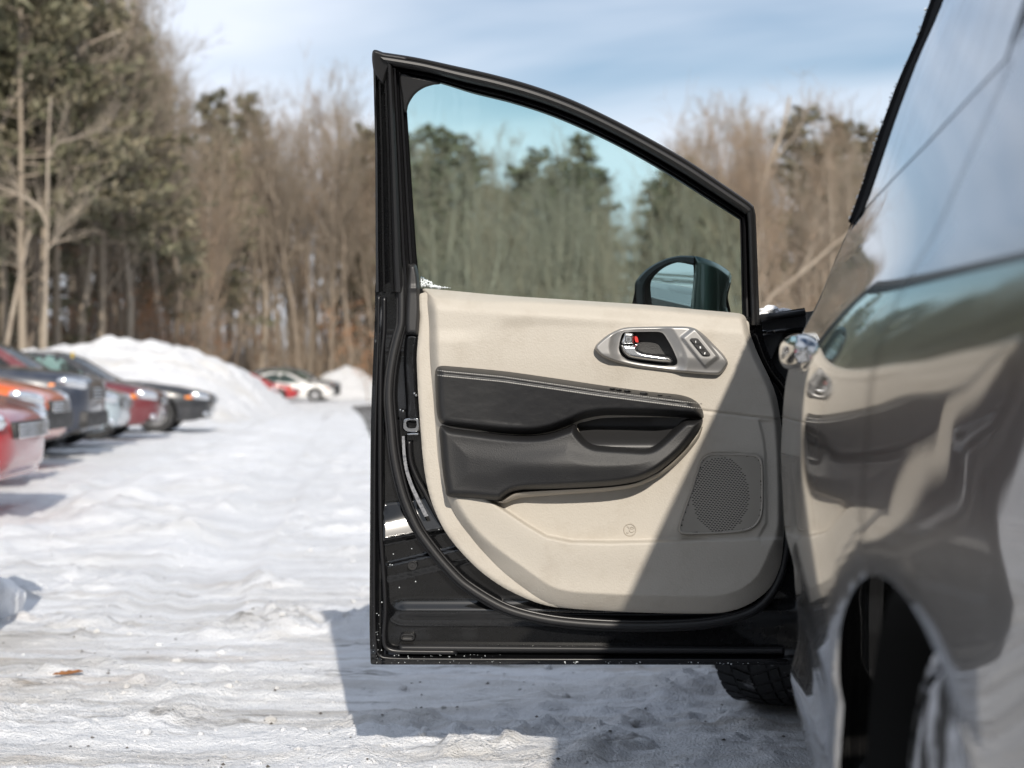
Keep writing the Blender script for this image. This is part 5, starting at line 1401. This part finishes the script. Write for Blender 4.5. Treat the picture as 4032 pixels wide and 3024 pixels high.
def zone(px, d, what):
    r = 'in the front rank' if d < 80 else ('in the middle ranks' if d < 104 else 'deep in the wood')
    if d < 68: return 'behind the row of parked cars' if what == 'tree' else 'close behind the parked cars'
    if px < 1470: return r + ' behind the snow bank'
    if px < 2930: return r + ' through the door window'
    return r + ' beyond the van bonnet'
def place(px, d, kind, var, ytop=None, jit=0.1):
    if 880 < px < 1700 and d < 98: d = 98 + (d - 70) * 0.4
    if ytop is None: ytop = np.interp(px, tl_x, tl_y)
    Ht = (H_CAM + (CY - ytop) / FPX * d) * rt_.uniform(1 - jit, 1 + 0.03); Ht = max(5.0, min(24.0, Ht)); s = Ht / 16.0
    loc = GP(px, d); loc.z = -0.05; w = s * rt_.uniform(0.85, 1.2); rz = rt_.uniform(0, 6.28)
    if kind == 'b':
        t, c = BT[var % 5]; k = rt_.randrange(3); bk = (MT['bark'], MT['bark'], MT['bark_pale'])[k]; tw = (MT['twig'], MT['twig2'], MT['twig'])[k]
        inst('bare_tree', [('trunk', t, bk), ('crown', c, tw)], loc, rz, (w, w, s), ('low branching', 'narrow', 'wide crowned', 'dense upright', 'long stemmed')[var % 5] + ' bare tree with ' + ('grey brown bark', 'warm brown twigs', 'pale bark')[k] + ' ' + zone(px, d, 'tree'), 'bare trees along the edge of the wood')
    else:
        t, n = PT[var % 4]
        inst('pine_tree', [('trunk', t, MT['twig']), ('crown', n, MT['needle'])], loc, rz, (w, w, s), ('low branched', 'high branched', 'long stemmed', 'thin foliaged')[var % 4] + ' dark green pine standing ' + zone(px, d, 'pine'), 'pines along the edge of the wood')
# far ranks
k = 0
for rank, (d0, step) in enumerate(((72, 84), (84, 76), (97, 72), (112, 88))):
    px = -260 + rank * 17
    while px < 4150:
        d = d0 + rt_.uniform(-4, 4); x = px + rt_.uniform(-20, 20)
        gap = 2380 < x < 2560
        if not (gap and rt_.random() < 0.6):
            place(x, d, 'b', k, np.interp(x, tl_x, tl_y) + (0 if rank > 0 else 60) + rt_.uniform(-20, 130)); k += 1
        px += step * rt_.uniform(0.75, 1.25)
# pines told apart in the photograph
for px, d, y, v in ((850, 86, 360, 1), (1000, 94, 400, 2), (1440, 88, 470, 1), (1640, 90, 520, 0), (1700, 92, 500, 0), (1790, 94, 530, 0), (1900, 96, 620, 0), (2030, 94, 640, 0), (2130, 92, 610, 0), (2268, 88, 535, 0), (2210, 92, 620, 0), (2330, 96, 660, 1), (2590, 92, 700, 0), (2680, 84, 640, 0), (2640, 90, 680, 0), (2760, 90, 700, 0), (2860, 92, 760, 0), (3180, 92, 440, 0), (3300, 96, 450, 1), (3420, 100, 500, 1), (3620, 95, 470, 1), (560, 70, 380, 2), (3900, 90, 480, 0)):
    place(px, d, 'p', v, y, 0.02)
# tall near pines and hardwoods on the left
for px, d, y, v in ((-330, 50, -250, 0), (-40, 52, -320, 3), (160, 47, -420, 3), (330, 56, -200, 3), (470, 60, 20, 3), (60, 62, -180, 1), (90, 44, -500, 3), (400, 52, -160, 3), (-60, 46, -380, 3), (230, 50, -300, 3), (20, 48, -450, 3), (-180, 60, -150, 1), (590, 66, 240, 1)):
    place(px, d, 'p', v, y, 0.02)
for px, d, y, v in ((-120, 52, -150, 1), (110, 50, -300, 0), (260, 52, -260, 2), (380, 54, -150, 3), (520, 56, -60, 0), (620, 60, 60, 2), (690, 64, 180, 4), (60, 56, -100, 1), (440, 62, 60, 4), (300, 60, 120, 1), (560, 64, 150, 3)):
    place(px, d, 'b', v, y, 0.05)
# the tree with pale twisting limbs in front of the pines
def poly3(d, pts, r0, r1, out, wob=0.0):
    q = spline([np.array(GP(x, d, H_CAM + (CY - y) / FPX * d)) for x, y in pts], 4)
    for i in range(len(q) - 1):
        a = r0 + (r1 - r0) * i / len(q); b = r0 + (r1 - r0) * (i + 1) / len(q); out.append((q[i], q[i + 1], a, b))
    return q
def twigged(d, trunk, limbs, label, r0, seed, name='bare_tree'):
    rg = random.Random(seed); tr, crn = [], []
    q = poly3(d, trunk, r0, r0 * 0.35, tr); base = Vector(q[0]); base.z = -0.05
    tr.append((np.array(base), q[0], r0, r0))
    for l, ra in limbs:
        lq = poly3(d, l, ra, ra * 0.3, crn)
        for _ in range(18):
            i = rg.randrange(2, len(lq) - 1); dr = lq[i + 1] - lq[i]; dr = dr / (np.linalg.norm(dr) + 1e-9)
            sp_, sd = limb(rg, crn, lq[i], rdir(rg, dr + np.array([0, 0, 0.3]), 0.5), rg.uniform(0.6, 1.6), 0.016, 3, 0.2, 0.1)
            for c in range(4): limb(rg, crn, sp_[rg.randrange(1, 4)], rdir(rg, sd, 0.5), rg.uniform(0.3, 0.7), 0.008, 1, 0.1, 0.1)
    e = empty(name, base, 0, label, 'tree', None); bpy.context.view_layer.update()
    for nm, sg in (('trunk', tr), ('crown', crn)):
        o = link(nm, segs_mesh(nm, sg, 6 if nm == 'trunk' else 4), MT['bark_pale'], e); o.matrix_parent_inverse = e.matrix_world.inverted()
twigged(43, [(178, 1400), (182, 1100), (186, 900), (190, 560), (200, 380)], [([(190, 900), (150, 815), (60, 760), (-80, 700)], 0.06), ([(188, 980), (230, 930), (260, 880), (330, 800)], 0.035), ([(190, 620), (230, 560), (320, 540), (420, 500)], 0.035)], 'slender pale tree with a crooked side limb, before the tall pines', 0.06, 5)
twigged(44, [(20, 1400), (60, 1180), (105, 960), (130, 800)], [([(60, 1180), (90, 1050), (80, 900)], 0.04), ([(110, 950), (170, 820), (260, 760)], 0.04)], 'leaning pale sapling beside the slender pale tree', 0.08, 6)
twigged(45, [(-60, 1400), (-40, 900), (-20, 620), (30, 440), (130, 300), (250, 250), (360, 170), (480, 120)], [([(-40, 640), (80, 610), (190, 580), (320, 545)], 0.065), ([(240, 255), (330, 270), (470, 215)], 0.035), ([(20, 470), (60, 300), (120, 160), (150, 40)], 0.04)], 'pale tree bending over with long arching limbs before the pines', 0.09, 7)
twigged(70, [(2930, 1500), (3018, 1194), (3150, 1080), (3283, 966), (3420, 860)], [([(3150, 1080), (3200, 980), (3260, 860)], 0.05)], 'fallen trunk leaning across the brush beyond the van', 0.13, 8)
twigged(74, [(2960, 1500), (2990, 783), (3082, 510), (3110, 380)], [([(3000, 760), (2960, 600), (2940, 470)], 0.08), ([(3040, 640), (3140, 520), (3180, 420)], 0.07)], 'pale forked trunk rising beside the van windscreen', 0.16, 9)
# brush at the foot of the wood, and the wood behind as one mass
rg = random.Random(31); sg, sg2 = [], []
for _ in range(7000):
    d = rg.uniform(58, 104); px = rg.uniform(-400, 4200)
    if 860 < px < 1720 and d < 97: d = rg.uniform(97, 112)
    b = np.array(GP(px, d)); L = rg.uniform(1.2, 4.6) * (1.0 if rg.random() < 0.7 else 1.7); o_ = sg if rg.random() < 0.55 else sg2
    pts, dd = limb(rg, o_, b, rdir(rg, [0, 0, 1.0], 0.22), L, rg.uniform(0.010, 0.028), 3, 0.14, 0.1)
    for c in range(7):
        limb(rg, o_, pts[rg.randrange(1, 4)], rdir(rg, dd, 0.5), L * rg.uniform(0.2, 0.45), 0.011, 1, 0.1, 0.1)
link('undergrowth', segs_mesh('undergrowth', sg), MT['twig2'], None, False, kind='stuff', label='tangled brown brush along the foot of the wood', cat='brush')
link('undergrowth', segs_mesh('undergrowth', sg2), MT['twig'], None, False, kind='stuff', label='grey leafless saplings crowding the foot of the wood', cat='brush')
sg = []
for _ in range(300):
    d = rg.uniform(118, 160); px = rg.uniform(-700, 4700); b = np.array(GP(px, d)); Ht = (H_CAM + (CY - np.interp(px, tl_x, tl_y) - rg.uniform(60, 420)) / FPX * d)
    if 2380 < px < 2560: Ht *= 0.7
    pts, dd = limb(rg, sg, b, np.array([0, 0, 1.0]), Ht, rg.uniform(0.08, 0.18), 6, 0.05, 0.2, 0.15)
    for c in range(16):
        f = rg.randrange(2, 7); bp, bd = limb(rg, sg, pts[f], rdir(rg, [0, 0, 0.8], 0.6), Ht * rg.uniform(0.1, 0.22), 0.03, 2, 0.15, 0.15)
        for t in range(3): limb(rg, sg, bp[rg.randrange(0, 3)], rdir(rg, bd, 0.5), Ht * 0.08, 0.02, 1, 0.1, 0.1)
for _ in range(2600):
    d = rg.uniform(108, 135); px = rg.uniform(-700, 4700); b = np.array(GP(px, d)); limb(rg, sg, b, rdir(rg, [0, 0, 1.0], 0.25), rg.uniform(3, 8), 0.04, 2, 0.12, 0.1)
link('distant_wood', segs_mesh('distant_wood', sg), MT['twig2'], None, False, kind='stuff', label='leafless wood fading back behind the front trees', cat='wood')
# young beeches holding their dry leaves
def beech(px, d, h, seed):
    rg = random.Random(seed); tr, V = [], []
    pts, _ = limb(rg, tr, np.zeros(3), np.array([0.05, 0, 1.0]), h, 0.03, 6, 0.08, 0.1)
    for k in range(26):
        i = rg.randrange(2, 7); bp, bd = limb(rg, tr, pts[i], rdir(rg, [0, 0, 0.35], 0.7), h * rg.uniform(0.15, 0.35), 0.012, 2, 0.15, 0.0)
        for c in range(26):
            q = bp[rg.randrange(1, 3)] + np.array([rg.gauss(0, 0.16) for _ in range(3)]); dr = rdir(rg, [0, 0, -0.4], 0.8); s = rg.uniform(0.06, 0.11); w = np.cross(dr, rdir(rg, [1, 0, 0], 0.6)) * s * 0.35
            V += [q, q + dr * s * 0.5 + w, q + dr * s, q + dr * s * 0.5 - w]
    me1 = segs_mesh('trunk', tr, 4); me2 = fast_mesh('crown', np.array(V), np.arange(len(V)).reshape(-1, 4))
    inst('young_beech', [('trunk', me1, MT['bark']), ('crown', me2, MT['dryleaf'])], GP(px, d), rg.uniform(0, 6), (1, 1, 1), 'young beech still holding rusty orange leaves at the wood edge', 'young beeches with dry leaves')
for i, (px, d, h) in enumerate(((560, 62, 6.0), (740, 64, 2.8), (600, 58, 3.6), (1450, 72, 5.0), (90, 50, 6.4), (20, 52, 7.2), (350, 56, 5.6), (1300, 104, 4.0), (2900, 70, 4.0), (640, 66, 3.2), (700, 62, 2.4), (820, 72, 3.4), (900, 100, 4.2), (1000, 101, 3.6), (250, 58, 3.0), (3000, 74, 3.6), (3160, 76, 4.2))):
    beech(px, d, h, 300 + i)

# unseen asphalt and wood added behind and around to cut bounce and sky light
ap2 = [(-9, 1.2), (-5.5, 1.7), (-2.5, 1.35), (-0.6, 1.75), (0.8, 1.5), (2.6, 1.7), (6, 1.3), (9, 1.5), (16, 1.0), (16, -34), (-16, -34), (-13, 0.8)]
patch('added_asphalt', ap2, 0.5, lambda x, y, d: 0.03 + 0 * x, MT['asphalt'], None, mapf=lambda x, y, w: np.stack([x, y, gh(x, y) + w], -1), kind='structure', flip=True)
sg = []; V = []
for _ in range(560):
    a = rg.uniform(R(24), R(341)); rr = rg.uniform(34, 60) + 16 * (a < R(75)) + 16 * (a > R(290)); b = np.array([rr * math.sin(-a), rr * math.cos(a), 0.0]); Ht = rg.uniform(10, 15)
    pts, dd = limb(rg, sg, b, np.array([0, 0, 1.0]), Ht, rg.uniform(0.1, 0.2), 5, 0.03, 0.2, 0.15)
    for c in range(90):
        f = rg.uniform(0.12, 0.98); q = b + np.array([rg.gauss(0, 1), rg.gauss(0, 1), 0]) * (1.05 - f) * 1.7 + np.array([0, 0, f * Ht]); dr = rdir(rg, [0, 0, 0.3], 0.7); w = rdir(rg, [1, 0, 0], 0.8) * 0.28
        V += [q - w, q + w, q + dr * 0.9]
link('added_trunks', segs_mesh('added_trunks', sg), MT['bark'], None, False, kind='stuff', label='trunks of unseen wood added around the clearing to block sky light', cat='wood')
link('added_foliage', fast_mesh('added_foliage', np.array(V), np.arange(len(V)).reshape(-1, 3)), MT['needle'], None, False, kind='stuff', label='dark evergreen foliage added unseen around the clearing to block sky light', cat='wood')
